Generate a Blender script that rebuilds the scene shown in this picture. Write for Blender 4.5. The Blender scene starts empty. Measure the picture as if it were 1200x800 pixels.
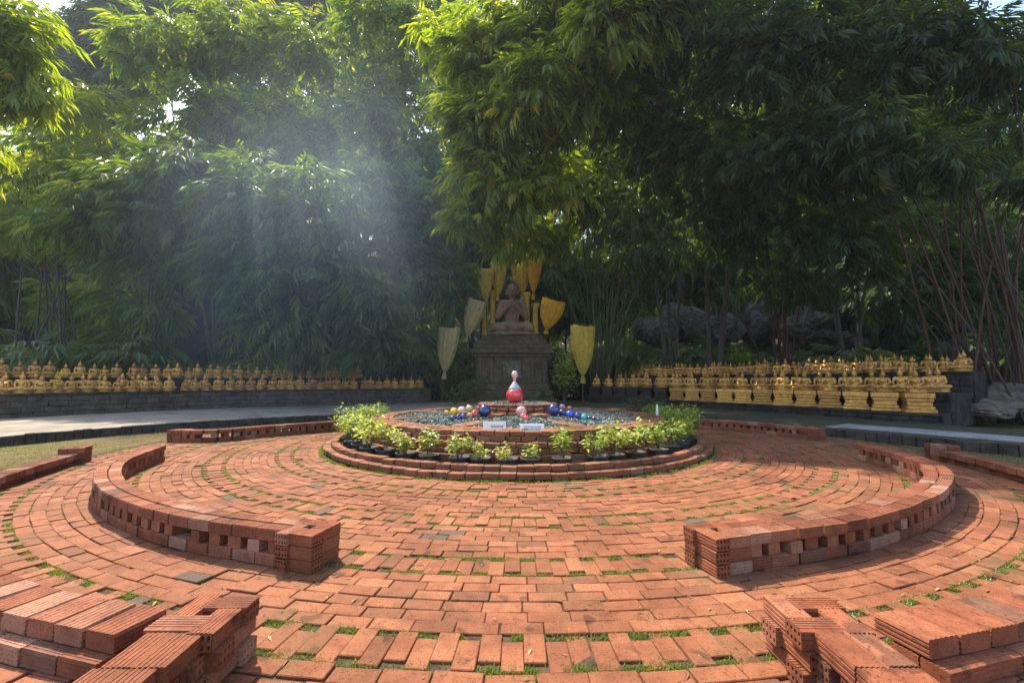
import bpy, bmesh, math, random
import numpy as np
from mathutils import Vector, Matrix
C = bpy.context.scene.collection
SC = bpy.context.scene
PI = math.pi
R = math.radians
rng = np.random.default_rng(11)
random.seed(5)

# ------------------------------------------------------------------ camera, sky, sun, exposure
FPX, HORIZ, CAMH = 505.0, 445.0, 1.5
PITCH = math.atan2(HORIZ - 400, FPX)
cam_d = bpy.data.cameras.new('camera'); cam = bpy.data.objects.new('camera', cam_d); C.objects.link(cam)
cam.location = (0, 0, CAMH); cam.rotation_euler = (PI / 2 + PITCH, 0, 0)
cam_d.sensor_width = 36; cam_d.lens = FPX / 1200 * 36; cam_d.clip_start = 0.05; cam_d.clip_end = 2000
SC.camera = cam

SUN_EL, SUN_DIR = R(55), Vector((-0.60, 0.80))
world = bpy.data.worlds.new('World'); SC.world = world; world.use_nodes = True
wn = world.node_tree
bg = wn.nodes['Background']; sky = wn.nodes.new('ShaderNodeTexSky')
sky.sky_type = 'NISHITA'; sky.sun_disc = False; sky.sun_elevation = SUN_EL
sky.sun_rotation = math.atan2(SUN_DIR.x, SUN_DIR.y); sky.dust_density = 2.0
wn.links.new(sky.outputs[0], bg.inputs[0]); bg.inputs[1].default_value = 0.15
sd = bpy.data.lights.new('sun', 'SUN'); sun = bpy.data.objects.new('sun', sd); C.objects.link(sun)
sd.energy = 3.4; sd.angle = R(0.5); sd.color = (1.0, 0.90, 0.73)
s = SUN_DIR.normalized()
sun.rotation_euler = Vector((s.x * math.cos(SUN_EL), s.y * math.cos(SUN_EL), math.sin(SUN_EL))).to_track_quat('Z', 'Y').to_euler()
sun.location = (-20, 30, 60)
SC.view_settings.view_transform = 'Standard'; SC.view_settings.look = 'None'; SC.view_settings.gamma = 1
SC.view_settings.exposure = 1.75
SC.cycles.max_bounces = 6; SC.cycles.diffuse_bounces = 3; SC.cycles.glossy_bounces = 2
SC.cycles.transmission_bounces = 4; SC.cycles.transparent_max_bounces = 6; SC.cycles.volume_bounces = 0
SC.cycles.caustics_reflective = False; SC.cycles.caustics_refractive = False
SC.cycles.use_denoising = True; SC.cycles.sample_clamp_indirect = 4.0

# ------------------------------------------------------------------ helpers
def ray(px, py):
    a, b = (px - 600) / FPX, (400 - py) / FPX
    ct, st = math.cos(PITCH), math.sin(PITCH)
    return np.array([a, ct - b * st, st + b * ct])
def P(px, py, depth):
    d = ray(px, py); d = d / d[1] * depth
    return np.array([d[0], d[1], d[2] + CAMH])
def G(px, py, z=0.0):
    d = ray(px, py); d = d * ((z - CAMH) / d[2])
    return np.array([d[0], d[1], z])
CX, CY = 0.13, 11.0
def pol(r, th, z=0.0):                       # th from the camera side, clockwise seen from above to the right
    return np.array([CX + r * math.sin(th), CY - r * math.cos(th), z])

def tag(o, label=None, cat=None, group=None, kind=None):
    if label: o['label'] = label
    if cat: o['category'] = cat
    if group: o['group'] = group
    if kind: o['kind'] = kind
    return o
def empty(name, loc=(0, 0, 0), rz=0.0):
    o = bpy.data.objects.new(name, None); o.location = loc; o.rotation_euler = (0, 0, rz); o.empty_display_size = .1
    C.objects.link(o); return o
def link(name, me, parent=None, loc=(0, 0, 0), rz=0.0, scale=1.0):
    o = bpy.data.objects.new(name, me); o.location = loc; o.rotation_euler = (0, 0, rz); o.scale = (scale,) * 3
    if parent is not None: o.parent = parent
    C.objects.link(o); return o

class MB:
    """collects polygons in numpy blocks; builds ONE mesh"""
    def __init__(s): s.V = []; s.L = []; s.T = []; s.A = []; s.n = 0
    def raw(s, V, faces, tint=0.5):
        V = np.asarray(V, float)
        lo = np.concatenate([np.asarray(f, int) for f in faces]) + s.n
        s.V.append(V); s.L.append(lo); s.T.append(np.array([len(f) for f in faces])); s.A.append(np.full(len(V), tint)); s.n += len(V)
    def inst(s, tpl, mats, pos, tints):      # tpl=(V,faces); mats (n,3,3), pos (n,3)
        V, F = tpl; n, k = len(pos), len(V)
        W = np.einsum('nij,kj->nki', mats, V) + pos[:, None, :]
        lo = np.concatenate([np.asarray(f, int) for f in F]); tt = np.array([len(f) for f in F])
        L = (lo[None, :] + (np.arange(n) * k)[:, None]).ravel() + s.n
        s.V.append(W.reshape(-1, 3)); s.L.append(L); s.T.append(np.tile(tt, n)); s.A.append(np.repeat(np.asarray(tints, float), k)); s.n += n * k
    def box(s, c, size, rz=0.0, tint=.5, bev=0.0):
        x, y, z = np.array(size) / 2
        if bev > 0:
            V, F = chamfer_box(size[0], size[1], size[2], bev)
        else:
            V = np.array([(a * x, b * y, d * z) for d in (-1, 1) for a, b in ((-1, -1), (1, -1), (1, 1), (-1, 1))])
            F = [(3, 2, 1, 0), (4, 5, 6, 7), (0, 1, 5, 4), (1, 2, 6, 5), (2, 3, 7, 6), (3, 0, 4, 7)]
        m = rotz(rz); s.raw(V @ m.T + np.array(c), F, tint)
    def tube(s, pts, rad, seg=6, tint=.5, cap=True):
        pts = [Vector(p) for p in pts]; V = []; F = []
        n = len(pts)
        for i, p in enumerate(pts):
            d = (pts[min(i + 1, n - 1)] - pts[max(i - 1, 0)]).normalized()
            u = d.cross(Vector((0.3, 0.91, 0.2))).normalized(); w = d.cross(u)
            r = rad[i] if hasattr(rad, '__len__') else rad
            for k in range(seg):
                a = 2 * PI * k / seg; V.append(p + u * (r * math.cos(a)) + w * (r * math.sin(a)))
        for i in range(n - 1):
            for k in range(seg):
                a, b = i * seg + k, i * seg + (k + 1) % seg
                F.append((a, b, b + seg, a + seg))
        if cap: F.append(tuple(range(seg))[::-1]); F.append(tuple(range((n - 1) * seg, n * seg)))
        s.raw([tuple(v) for v in V], F, tint)
    def lathe(s, prof, seg=20, c=(0, 0, 0), tint=.5, lob=None):
        V = []; F = []; prof = [(max(r, .001), z) for r, z in prof]; n = len(prof)
        for r, z in prof:
            for k in range(seg):
                a = 2 * PI * k / seg; rr = r * (1 + (lob(a, z) if lob else 0))
                V.append((c[0] + rr * math.cos(a), c[1] + rr * math.sin(a), c[2] + z))
        for i in range(n - 1):
            for k in range(seg):
                a, b = i * seg + k, i * seg + (k + 1) % seg
                F.append((a, b, b + seg, a + seg))
        if prof[0][0] > 1e-5: F.append(tuple(range(seg))[::-1])
        if prof[-1][0] > 1e-5: F.append(tuple(range((n - 1) * seg, n * seg)))
        s.raw(V, F, tint)
    def mesh(s, name, mat, smooth=False):
        me = bpy.data.meshes.new(name)
        V = np.concatenate(s.V); L = np.concatenate(s.L); T = np.concatenate(s.T); A = np.concatenate(s.A)
        me.vertices.add(len(V)); me.vertices.foreach_set('co', V.astype(np.float32).ravel())
        me.loops.add(len(L)); me.loops.foreach_set('vertex_index', L.astype(np.int32))
        me.polygons.add(len(T)); st = np.concatenate([[0], np.cumsum(T)[:-1]])
        me.polygons.foreach_set('loop_start', st.astype(np.int32))
        me.polygons.foreach_set('use_smooth', np.full(len(T), smooth))
        at = me.attributes.new('tint', 'FLOAT', 'POINT'); at.data.foreach_set('value', A.astype(np.float32))
        me.update(calc_edges=True); me.validate()
        if mat: me.materials.append(mat)
        return me
    def build(s, name, mat, parent=None, smooth=False, loc=(0, 0, 0)):
        return link(name, s.mesh(name, mat, smooth), parent, loc)

def rotz(a):
    c, q = math.cos(a), math.sin(a); return np.array([[c, -q, 0], [q, c, 0], [0, 0, 1.0]])
def eul(yaw, tx, ty):
    """(n,3,3) yaw about z after small tilts"""
    n = len(yaw); c, q = np.cos(yaw), np.sin(yaw); M = np.zeros((n, 3, 3))
    M[:, 0, 0] = c; M[:, 0, 1] = -q; M[:, 1, 0] = q; M[:, 1, 1] = c; M[:, 2, 2] = 1
    T = np.zeros((n, 3, 3)); T[:, 0, 0] = T[:, 1, 1] = T[:, 2, 2] = 1
    T[:, 0, 2] = ty; T[:, 2, 0] = -ty; T[:, 1, 2] = -tx; T[:, 2, 1] = tx
    return M @ T
def chamfer_box(L, W, H, b):
    bm = bmesh.new(); bmesh.ops.create_cube(bm, size=1.0)
    for v in bm.verts: v.co = (v.co.x * L, v.co.y * W, v.co.z * H)
    bmesh.ops.bevel(bm, geom=list(bm.edges), offset=b, segments=1, affect='EDGES')
    bm.verts.index_update()
    V = np.array([tuple(v.co) for v in bm.verts]); F = [tuple(v.index for v in f.verts) for f in bm.faces]; bm.free()
    return V, F

# ------------------------------------------------------------------ materials
def new_mat(name):
    m = bpy.data.materials.new(name); m.use_nodes = True
    return m, m.node_tree, m.node_tree.nodes['Principled BSDF']
def N(nt, t, **kw):
    n = nt.nodes.new('ShaderNode' + t)
    for k, v in kw.items(): setattr(n, k, v)
    return n
def noise(nt, scale, detail=4, vec='Object', rough=.6):
    tc = N(nt, 'TexCoord'); t = N(nt, 'TexNoise'); t.inputs['Scale'].default_value = scale; t.inputs['Detail'].default_value = detail
    t.inputs['Roughness'].default_value = rough
    if vec == 'World':
        g = N(nt, 'NewGeometry'); nt.links.new(g.outputs['Position'], t.inputs['Vector'])
    else: nt.links.new(tc.outputs[vec], t.inputs['Vector'])
    return t.outputs['Fac']
def ramp(nt, fac, stops, interp='LINEAR'):
    r = N(nt, 'ValToRGB'); r.color_ramp.interpolation = interp
    e = r.color_ramp.elements
    while len(e) < len(stops): e.new(0.5)
    for q, (p, c) in zip(e, stops):
        q.position = p; q.color = (*c, 1) if len(c) == 3 else c
    nt.links.new(fac, r.inputs[0]); return r.outputs[0]
def mixc(nt, fac, a, b, mode='MIX'):
    m = N(nt, 'Mix', data_type='RGBA', blend_type=mode)
    for sock, v in ((m.inputs[0], fac), (m.inputs[6], a), (m.inputs[7], b)):
        if hasattr(v, 'links'): nt.links.new(v, sock)
        elif hasattr(v, '__len__'): sock.default_value = (*v, 1)
        else: sock.default_value = v
    return m.outputs[2]
def attr(nt, name='tint'):
    a = N(nt, 'Attribute'); a.attribute_name = name; return a.outputs['Fac']
def bump(nt, bsdf, h, strength=.3, dist=.01):
    b = N(nt, 'Bump'); b.inputs['Strength'].default_value = strength; b.inputs['Distance'].default_value = dist
    nt.links.new(h, b.inputs['Height']); nt.links.new(b.outputs[0], bsdf.inputs['Normal'])

def brick_mat(name, stops, moss=0.0, mscale=1.2, stain=.5):
    m, nt, b = new_mat(name)
    col = ramp(nt, attr(nt), stops)
    n1 = noise(nt, 9, 6, 'World'); f1 = ramp(nt, n1, [(0.3, (.62, .55, .52)), (.55, (1, 1, 1)), (.8, (1.12, 1.08, 1.02))])
    col = mixc(nt, stain, col, mixc(nt, 1.0, col, f1, 'MULTIPLY'))
    n3 = noise(nt, 70, 4, 'World'); f3 = ramp(nt, n3, [(0.36, (.30, .26, .24)), (.46, (1, 1, 1))])
    col = mixc(nt, .7, col, mixc(nt, 1.0, col, f3, 'MULTIPLY'))
    nl = noise(nt, .8, 5, 'World', .6); col = mixc(nt, 1.0, col, ramp(nt, nl, [(.34, (.66, .62, .56)), (.52, (1, 1, 1)), (.68, (1.1, 1.1, 1.06))]), 'MULTIPLY')
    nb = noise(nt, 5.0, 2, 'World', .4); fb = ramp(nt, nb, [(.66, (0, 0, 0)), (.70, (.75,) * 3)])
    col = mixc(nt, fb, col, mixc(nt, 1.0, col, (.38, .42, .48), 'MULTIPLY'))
    if moss > 0:
        n2 = noise(nt, mscale, 7, 'World', .7)
        f2 = ramp(nt, n2, [(.52, (0, 0, 0)), (.68, (moss,) * 3)])
        col = mixc(nt, f2, col, (.075, .07, .03))
    nt.links.new(col, b.inputs['Base Color']); b.inputs['Roughness'].default_value = .88
    b.inputs['Specular IOR Level'].default_value = .25
    bump(nt, b, noise(nt, 120, 5, 'World'), .45, .004)
    return m
M = {}
M['paver'] = brick_mat('paver_clay', [(0, (.10, .065, .05)), (.03, (.14, .060, .032)), (.25, (.19, .068, .031)), (.7, (.24, .087, .039)), (.93, (.28, .113, .053)), (1, (.285, .15, .085))], .55, .9, .75)
M['wallbrick'] = brick_mat('wall_clay', [(0, (.17, .08, .05)), (.06, (.19, .064, .030)), (.45, (.255, .082, .037)), (.75, (.29, .115, .062)), (1, (.38, .225, .15))], .25, 2.0, .8)
M['oldbrick'] = brick_mat('planter_clay', [(0, (.17, .085, .05)), (.4, (.205, .078, .038)), (.8, (.255, .10, .048)), (1, (.29, .155, .09))], .55, 2.2, .7)

def leaf_mat(name, c0, c1, c2, trans=.45, tcol=None, rough=.42, spec=.5):
    m, nt, b = new_mat(name)
    col = ramp(nt, attr(nt), [(0, c0), (.5, c1), (.94, c2), (1, (c2[0] * 1.25, c2[1] * 1.05, c2[2]))])
    nt.links.new(col, b.inputs['Base Color']); b.inputs['Roughness'].default_value = rough
    b.inputs['Specular IOR Level'].default_value = spec
    tr = N(nt, 'BsdfTranslucent'); k = tcol or (1.5, 1.5, .5)
    nt.links.new(mixc(nt, 1.0, col, k, 'MULTIPLY'), tr.inputs[0])
    mx = N(nt, 'MixShader'); mx.inputs[0].default_value = trans
    nt.links.new(b.outputs[0], mx.inputs[1]); nt.links.new(tr.outputs[0], mx.inputs[2])
    nt.links.new(mx.outputs[0], nt.nodes['Material Output'].inputs[0])
    return m
M['leaf_sunlit'] = leaf_mat('bamboo_leaf_sunlit_yellow_green', (.085, .13, .018), (.145, .205, .026), (.23, .265, .035), .55, (2.6, 2.4, .4))  # yellow-green tone with the sunlit look put into the leaf colour
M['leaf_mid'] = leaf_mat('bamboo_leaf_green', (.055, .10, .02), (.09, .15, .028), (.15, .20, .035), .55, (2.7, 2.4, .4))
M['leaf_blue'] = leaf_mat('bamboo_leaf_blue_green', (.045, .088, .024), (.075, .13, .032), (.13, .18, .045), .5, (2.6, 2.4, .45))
M['leaf_shade'] = leaf_mat('bamboo_leaf_shaded_olive', (.026, .042, .012), (.044, .066, .017), (.08, .115, .025), .46, (2.3, 2.5, .35), .42, .4)  # darker leaf copy: shade of the right-hand canopy painted into the colour
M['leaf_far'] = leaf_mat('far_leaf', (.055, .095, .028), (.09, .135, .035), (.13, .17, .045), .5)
M['leaf_var'] = leaf_mat('variegated_leaf', (.10, .17, .02), (.26, .33, .04), (.50, .50, .17), .42, (1.3, 1.35, .5))
M['leaf_bush'] = leaf_mat('shrub_leaf', (.03, .06, .015), (.06, .10, .03), (.12, .16, .05), .3)
M['grass'] = leaf_mat('grass_blade', (.12, .13, .03), (.14, .20, .032), (.27, .26, .07), .38)
M['dead'] = leaf_mat('dead_leaf', (.16, .09, .04), (.25, .15, .07), (.36, .25, .13), .15, (1, 1, 1), .8, .2)

def simple(name, c, rough=.6, metal=0.0, var=.25, scale=6, bmp=0.0, spec=.4, dirt=None, dscale=2.0):
    m, nt, b = new_mat(name)
    n = noise(nt, scale, 5)
    col = mixc(nt, 1.0, c, ramp(nt, n, [(.3, (1 - var,) * 3), (.7, (1 + var * .5,) * 3)]), 'MULTIPLY')
    if dirt:
        col = mixc(nt, ramp(nt, noise(nt, dscale, 6, 'World', .7), [(.45, (0, 0, 0)), (.7, (.85,) * 3)]), col, dirt)
    nt.links.new(col, b.inputs['Base Color']); b.inputs['Roughness'].default_value = rough; b.inputs['Metallic'].default_value = metal
    b.inputs['Specular IOR Level'].default_value = spec
    if bmp: bump(nt, b, noise(nt, scale * 4, 5), bmp, .01)
    return m
M['gold'] = simple('gold_paint', (.72, .37, .075), .32, .3, .4, 16, .15, .5, (.26, .12, .03), 6)
def cloth(name, c, tr):
    m, nt, b = new_mat(name); n = noise(nt, 3, 5)
    col = mixc(nt, 1.0, c, ramp(nt, n, [(.3, (.65, .62, .55)), (.7, (1.15, 1.12, 1.05))]), 'MULTIPLY')
    nt.links.new(col, b.inputs['Base Color']); b.inputs['Roughness'].default_value = .5; b.inputs['Sheen Weight'].default_value = .3
    t = N(nt, 'BsdfTranslucent'); nt.links.new(col, t.inputs[0]); mx = N(nt, 'MixShader'); mx.inputs[0].default_value = tr
    nt.links.new(b.outputs[0], mx.inputs[1]); nt.links.new(t.outputs[0], mx.inputs[2]); nt.links.new(mx.outputs[0], nt.nodes['Material Output'].inputs[0])
    bump(nt, b, noise(nt, 160, 2), .25, .004); return m
def vary(mat, lo, hi):
    nt = mat.node_tree; b = nt.nodes['Principled BSDF']; src = b.inputs['Base Color'].links[0].from_socket
    oi = N(nt, 'ObjectInfo'); col = ramp(nt, oi.outputs['Random'], [(0, lo), (1, hi)])
    nt.links.new(mixc(nt, 1.0, src, col, 'MULTIPLY'), b.inputs['Base Color'])
vary(M['gold'], (.62, .55, .50), (1.08, 1.1, 1.15))
vary(M['leaf_var'], (.75, .95, .8), (1.15, 1.0, .9))
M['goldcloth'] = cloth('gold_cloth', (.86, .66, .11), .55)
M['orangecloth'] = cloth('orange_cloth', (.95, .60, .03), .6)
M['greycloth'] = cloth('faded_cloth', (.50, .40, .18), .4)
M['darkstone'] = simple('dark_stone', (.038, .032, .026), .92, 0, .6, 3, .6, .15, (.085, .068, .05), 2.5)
M['grey_stone'] = simple('weathered_block', (.17, .135, .10), .92, 0, .6, 4, .7, .15, (.045, .038, .028), 1.1)
M['statue_stone'] = simple('brown_statue_stone', (.26, .165, .10), .75, 0, .4, 4, .25, .35, (.12, .085, .06), 1.0)
M['altar_stone'] = simple('altar_stone', (.11, .08, .048), .85, 0, .5, 4, .5, .2, (.045, .038, .022), 1.4)
M['concrete'] = simple('path_concrete', (.26, .225, .18), .9, 0, .4, 2, .3, .2, (.13, .11, .08), .7)
M['pot'] = simple('black_pot_plastic', (.028, .027, .025), .7, 0, .5, 10, 0, .3, (.10, .085, .06), 9)
M['soil'] = simple('pot_soil', (.06, .04, .028), .95, 0, .5, 30, .5)
M['culm_g'] = simple('bamboo_culm_green', (.10, .12, .05), .5, 0, .4, 3)
M['culm_b'] = simple('bamboo_culm_brown', (.075, .036, .023), .55, 0, .4, 3)
M['bark'] = simple('bark', (.085, .065, .05), .9, 0, .5, 5, .6)
M['stem'] = simple('plant_stem', (.12, .10, .05), .8)
M['white'] = simple('white_board', (.80, .78, .72), .45, 0, .08, 20)
M['paper'] = simple('cream_board', (.74, .70, .60), .5, 0, .1, 20)
M['ink_b'] = simple('blue_ink', (.13, .14, .32), .6)
M['ink_r'] = simple('brown_ink', (.38, .16, .08), .6)
M['rock'] = simple('boulder_rock', (.12, .105, .085), .95, 0, .7, 3, .9, .1, (.035, .04, .025), 1.4)
M['flower'] = simple('yellow_petal', (.65, .50, .03), .6)
def glass_ball(name, c, rough=.08):
    m, nt, b = new_mat(name)
    n = noise(nt, 7, 4)
    nt.links.new(mixc(nt, ramp(nt, n, [(.4, (0, 0, 0)), (.65, (.5,) * 3)]), c, tuple(min(1, x * 1.5 + .03) for x in c)), b.inputs['Base Color'])
    b.inputs['Roughness'].default_value = rough; b.inputs['Specular IOR Level'].default_value = .6; b.inputs['Coat Weight'].default_value = .6
    return m
def gravel_mat():
    m, nt, b = new_mat('glass_gravel')
    nt.links.new(ramp(nt, attr(nt), [(0, (.03, .04, .03)), (.4, (.09, .12, .095)), (.75, (.16, .19, .155)), (1, (.36, .38, .32))]), b.inputs['Base Color'])
    b.inputs['Roughness'].default_value = .7; b.inputs['Specular IOR Level'].default_value = .15
    return m
M['gravel'] = gravel_mat()
def ground_mat():
    m, nt, b = new_mat('ground_soil')
    n = noise(nt, .35, 8, 'World', .65); n2 = noise(nt, 14, 6, 'World')
    col = ramp(nt, n, [(.32, (.06, .04, .025)), (.5, (.13, .095, .047)), (.62, (.105, .105, .035)), (.75, (.18, .145, .075))])
    col = mixc(nt, .8, col, mixc(nt, 1.0, col, ramp(nt, n2, [(.3, (.5, .5, .45)), (.7, (1.25, 1.2, 1.1))]), 'MULTIPLY'))
    nt.links.new(col, b.inputs['Base Color']); b.inputs['Roughness'].default_value = .95; b.inputs['Specular IOR Level'].default_value = .1
    bump(nt, b, noise(nt, 40, 6, 'World'), .6, .02); return m
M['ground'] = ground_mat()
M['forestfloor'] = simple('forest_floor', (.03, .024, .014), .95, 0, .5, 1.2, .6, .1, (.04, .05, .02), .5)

# ------------------------------------------------------------------ setting: ground, path, hill
def sheet(name, fn, xs, ys, mat):
    X, Y = np.meshgrid(xs, ys); Z = fn(X, Y); V = np.stack([X, Y, Z], -1).reshape(-1, 3); w = len(xs)
    b = MB(); i, j = np.meshgrid(np.arange(w - 1), np.arange(len(ys) - 1)); a = (j * w + i).ravel()
    b.V.append(V); b.L.append(np.stack([a, a + 1, a + w + 1, a + w], -1).ravel()); b.T.append(np.full(len(a), 4)); b.A.append(np.zeros(len(V))); b.n = len(V)
    return tag(b.build(name, mat, smooth=True), kind='structure')
sheet('ground', lambda X, Y: -0.03 + 0 * X, np.array([-400, -60, -30, -15, 0, 15, 30, 60, 400.]), np.array([-400, -40, -10, 0, 10, 20, 30, 60, 400.]), M['ground'])
def hillz(X, Y):
    r = np.hypot(X * .95, Y - 8); t = np.clip((r - 33) / 60, 0, 1)
    return -0.6 + 34 * t ** 1.15 + .5 * np.sin(X * .3) * np.cos(Y * .27) * np.clip((r - 22) / 8, 0, 1) - np.where(Y < 4, 30 * np.clip((4 - Y) / 25, 0, 1), 0)
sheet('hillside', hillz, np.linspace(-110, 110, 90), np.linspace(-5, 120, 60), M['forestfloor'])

def strip(name, inner, outer, z0, z1, mat):
    """raised slab between two polylines of equal length"""
    n = len(inner); V = []; F = []
    for (a, b) in zip(inner, outer):
        V += [(a[0], a[1], z0), (a[0], a[1], z1), (b[0], b[1], z1), (b[0], b[1], z0)]
    for i in range(n - 1):
        o, p = i * 4, i * 4 + 4
        F += [(o, o + 1, p + 1, p), (o + 1, o + 2, p + 2, p + 1), (o + 2, o + 3, p + 3, p + 2)]
    F += [(3, 2, 1, 0), (4 * n - 4, 4 * n - 3, 4 * n - 2, 4 * n - 1)]
    b = MB(); b.raw(V, F); return tag(b.build(name, mat), kind='structure')
def spline(pts, n):
    pts = [np.array(p, float) for p in pts]; out = []
    m = len(pts) - 1
    for k in range(n):
        t = k / (n - 1) * m; i = min(int(t), m - 1); u = t - i
        p0, p1, p2, p3 = pts[max(i - 1, 0)], pts[i], pts[i + 1], pts[min(i + 2, m)]
        out.append(.5 * ((2 * p1) + (p2 - p0) * u + (2 * p0 - 5 * p1 + 4 * p2 - p3) * u * u + (3 * p1 - p0 - 3 * p2 + p3) * u ** 3))
    return out
PIN_L = [(-14.0, 4.0), (-12.9, 7.2), (-11.84, 9.97), (-10.9, 12.2), (-8.8, 14.85), (-6.5, 16.5), (-3.6, 18), (0, 18.7)]
PIN_R = [(0, 18.7), (3.4, 18.0), (6.0, 16.2), (7.8, 13.6), (8.7, 11.4), (10.3, 8.7), (12.4, 5.6), (14, 3)]
WALL_L = [(-19.5, 10.0), (-18.2, 12.8), (-17.3, 14.6), (-16.3, 16.5), (-13.8, 19.9), (-9.1, 22.9), (-4.7, 25.0), (0, 25.6)]
WALL_R = [(0, 25.6), (5.1, 24.8), (8.6, 20.8), (9.9, 18.4), (10.9, 16.4), (12.4, 13.0), (14.3, 9.5), (16, 6)]
strip('path', spline(PIN_L, 40), spline(WALL_L, 40), -.1, .2, M['concrete'])
M['pathgravel'] = simple('pale_gravel', (.33, .32, .31), .95, 0, .6, 60, .7, .1, (.10, .09, .065), .9)
M['mossy'] = simple('mossy_soil', (.075, .068, .042), .95, 0, .5, 5, .6, .1, (.04, .05, .02), .9)
strip('mossy_path', spline(PIN_R, 40), spline(WALL_R, 40), -.1, .2, M['mossy'])
GP = [(8.75, 12.2), (9.7, 10.9), (10.75, 9.0), (12.4, 6.4), (14.2, 3.4)]
strip('gravel_path', spline(GP, 30), spline([(10.0, 13.0), (11.0, 11.3), (12.0, 9.4), (13.6, 7.0), (15.2, 4.2)], 30), .1, .21, M['pathgravel'])
# mossy kerb stones along the path edge
def kerb(name, pts, label):
    b = MB(); q = spline(pts, 90)
    for i in range(len(q) - 1):
        a, c = q[i], q[i + 1]; d = c - a; L = np.hypot(*d); m = (a + c) / 2
        nrm = np.array([d[1], -d[0]]) / L
        m = m + nrm * .05
        b.box((m[0], m[1], .072 + rng.normal(0, .01)), (L - .006, .12 + rng.uniform(-.02, .02), .27), math.atan2(d[1], d[0]) + rng.normal(0, .03), rng.random(), .018)
    return tag(b.build(name, M['darkstone']), label, 'kerb')
kerb('path_kerb', PIN_L, 'low dark mossy kerb edging the pale concrete path')
kerb('path_kerb', PIN_R, 'low dark mossy kerb edging the pale gravel strip')

# ------------------------------------------------------------------ brick paving
PV = chamfer_box(.262, .124, .07, .0045)
def ring_bricks(mb, r, width, length, th0, th1, radial=False, stag=0.0, z=-.035, zj=.004, drop=0.0):
    n = max(1, int(round((th1 - th0) * r / (length + .006)))); st = (th1 - th0) / n
    th = th0 + (np.arange(n) + rng.random() * (not radial)) * st + rng.normal(0, .002 / r, n)
    keep = rng.random(n) >= drop; th = th[keep]; k = np.arange(n)[keep]; n = len(th)
    rr = r + rng.normal(0, .003, n) + np.where(k % 2 == 0, stag, -stag)
    pos = np.stack([CX + rr * np.sin(th), CY - rr * np.cos(th), z + rng.normal(0, zj, n)], -1)
    yaw = th + (PI / 2 if radial else 0) + rng.normal(0, .012, n)
    mats = eul(yaw, rng.normal(0, .010, n), rng.normal(0, .010, n))
    sc = np.stack([rng.normal(.99, .012, n), rng.normal(.99, .015, n), np.ones(n)], -1)
    if not radial: sc[:, 0] *= (st * r - .0065) / .262
    mats = mats * sc[:, None, :]
    t = np.clip(rng.beta(2.2, 2.2, n) * .9 + .06, 0, 1); t[rng.random(n) < .012] = 0
    mb.inst(PV, mats, pos, t)
pav = MB(); gaps = []
r = 12.9; soldiers = [11.72, 10.70, 9.65, 8.42, 7.34, 6.27, 5.22]
r = 4.50
while r < 12.6:
    hit = [q for q in soldiers if abs(q - (r + .165)) < .07]
    if hit:
        q = r + .165
        a = (-PI, PI) if q < 8.7 else (-1.15, 1.15)
        ring_bricks(pav, q, .122, .1200, a[0], a[1], radial=True, stag=.033, drop=.006)
        gaps.append((q, a)); r += .333
    else:
        q = r + .0655
        a = (-PI, PI) if q < 8.7 else (-1.15, 1.15)
        ring_bricks(pav, q, .122, .262, a[0], a[1], drop=.006); r += .1275
tag(pav.build('brick_paving', M['paver']), kind='structure')
q = MB(); q.raw([(8.9 * math.cos(t), 8.9 * math.sin(t), 0) for t in np.linspace(0, 2 * PI, 97)[:-1]], [tuple(range(96))]); o = q.build('joint_soil', None); o.location = (CX, CY, -.014); tag(o, kind='structure')
q2 = MB(); nn = 40; ths = np.linspace(-1.2, 1.2, nn); V = [pol(8.9, t) for t in ths] + [pol(12.7, t) for t in ths]
q2.raw(np.array(V), [(i, nn + i, nn + i + 1, i + 1) for i in range(nn - 1)]); o2 = q2.build('joint_soil', None); o2.location = (0, 0, -.014); tag(o2, kind='structure')
M['joint'] = simple('joint_soil', (.075, .048, .03), .95, 0, .6, 14, .8, .1, (.055, .06, .02), 3)
for q_ in (o, o2): q_.data.materials.append(M['joint'])

# grass: tufts in paving gaps and over the dry ground
BL = (np.array([(-.5, 0, 0), (.5, 0, 0), (.25, .12, .6), (-.2, .14, .62), (0, .35, 1.0)]), [(0, 1, 2, 3), (3, 2, 4)])
def blades(mb, pts, h, w, tint_mu=.5, lean=.5):
    n = len(pts); yaw = rng.random(n) * 2 * PI; M3 = eul(yaw, np.zeros(n), np.zeros(n))
    hh = h * rng.uniform(.5, 1.3, n); ww = w * rng.uniform(.7, 1.3, n)
    S = np.stack([ww, hh * lean * 2 * rng.uniform(.3, 1.4, n), hh], -1)
    mb.inst(BL, M3 * S[:, None, :], np.asarray(pts), np.clip(rng.normal(tint_mu, .2, n), 0, 1))
gr = MB(); pts = []
for q, a in gaps:
    n = int((a[1] - a[0]) * q / .137)
    th = a[0] + (np.arange(n) + .5) * (a[1] - a[0]) / n
    for k, t in enumerate(th):
        if math.cos(t) < -.6: continue
        p = 1.0 if abs(t) < .5 else .8 + .2 * math.sin(t * 3.1 + q * 5)
        if rng.random() < p:
            for sgn in (-1, 1):
                if rng.random() < (.93 if abs(t) < .6 else .7):
                    m = int(200 * rng.beta(1.2, 1.1)) + 6; rad = q + sgn * .148 + rng.normal(0, .02, m); tt = t + rng.uniform(-.068, .068, m) / q
                    pts.append(np.stack([CX + rad * np.sin(tt), CY - rad * np.cos(tt), np.full(m, -.015)], -1))
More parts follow.
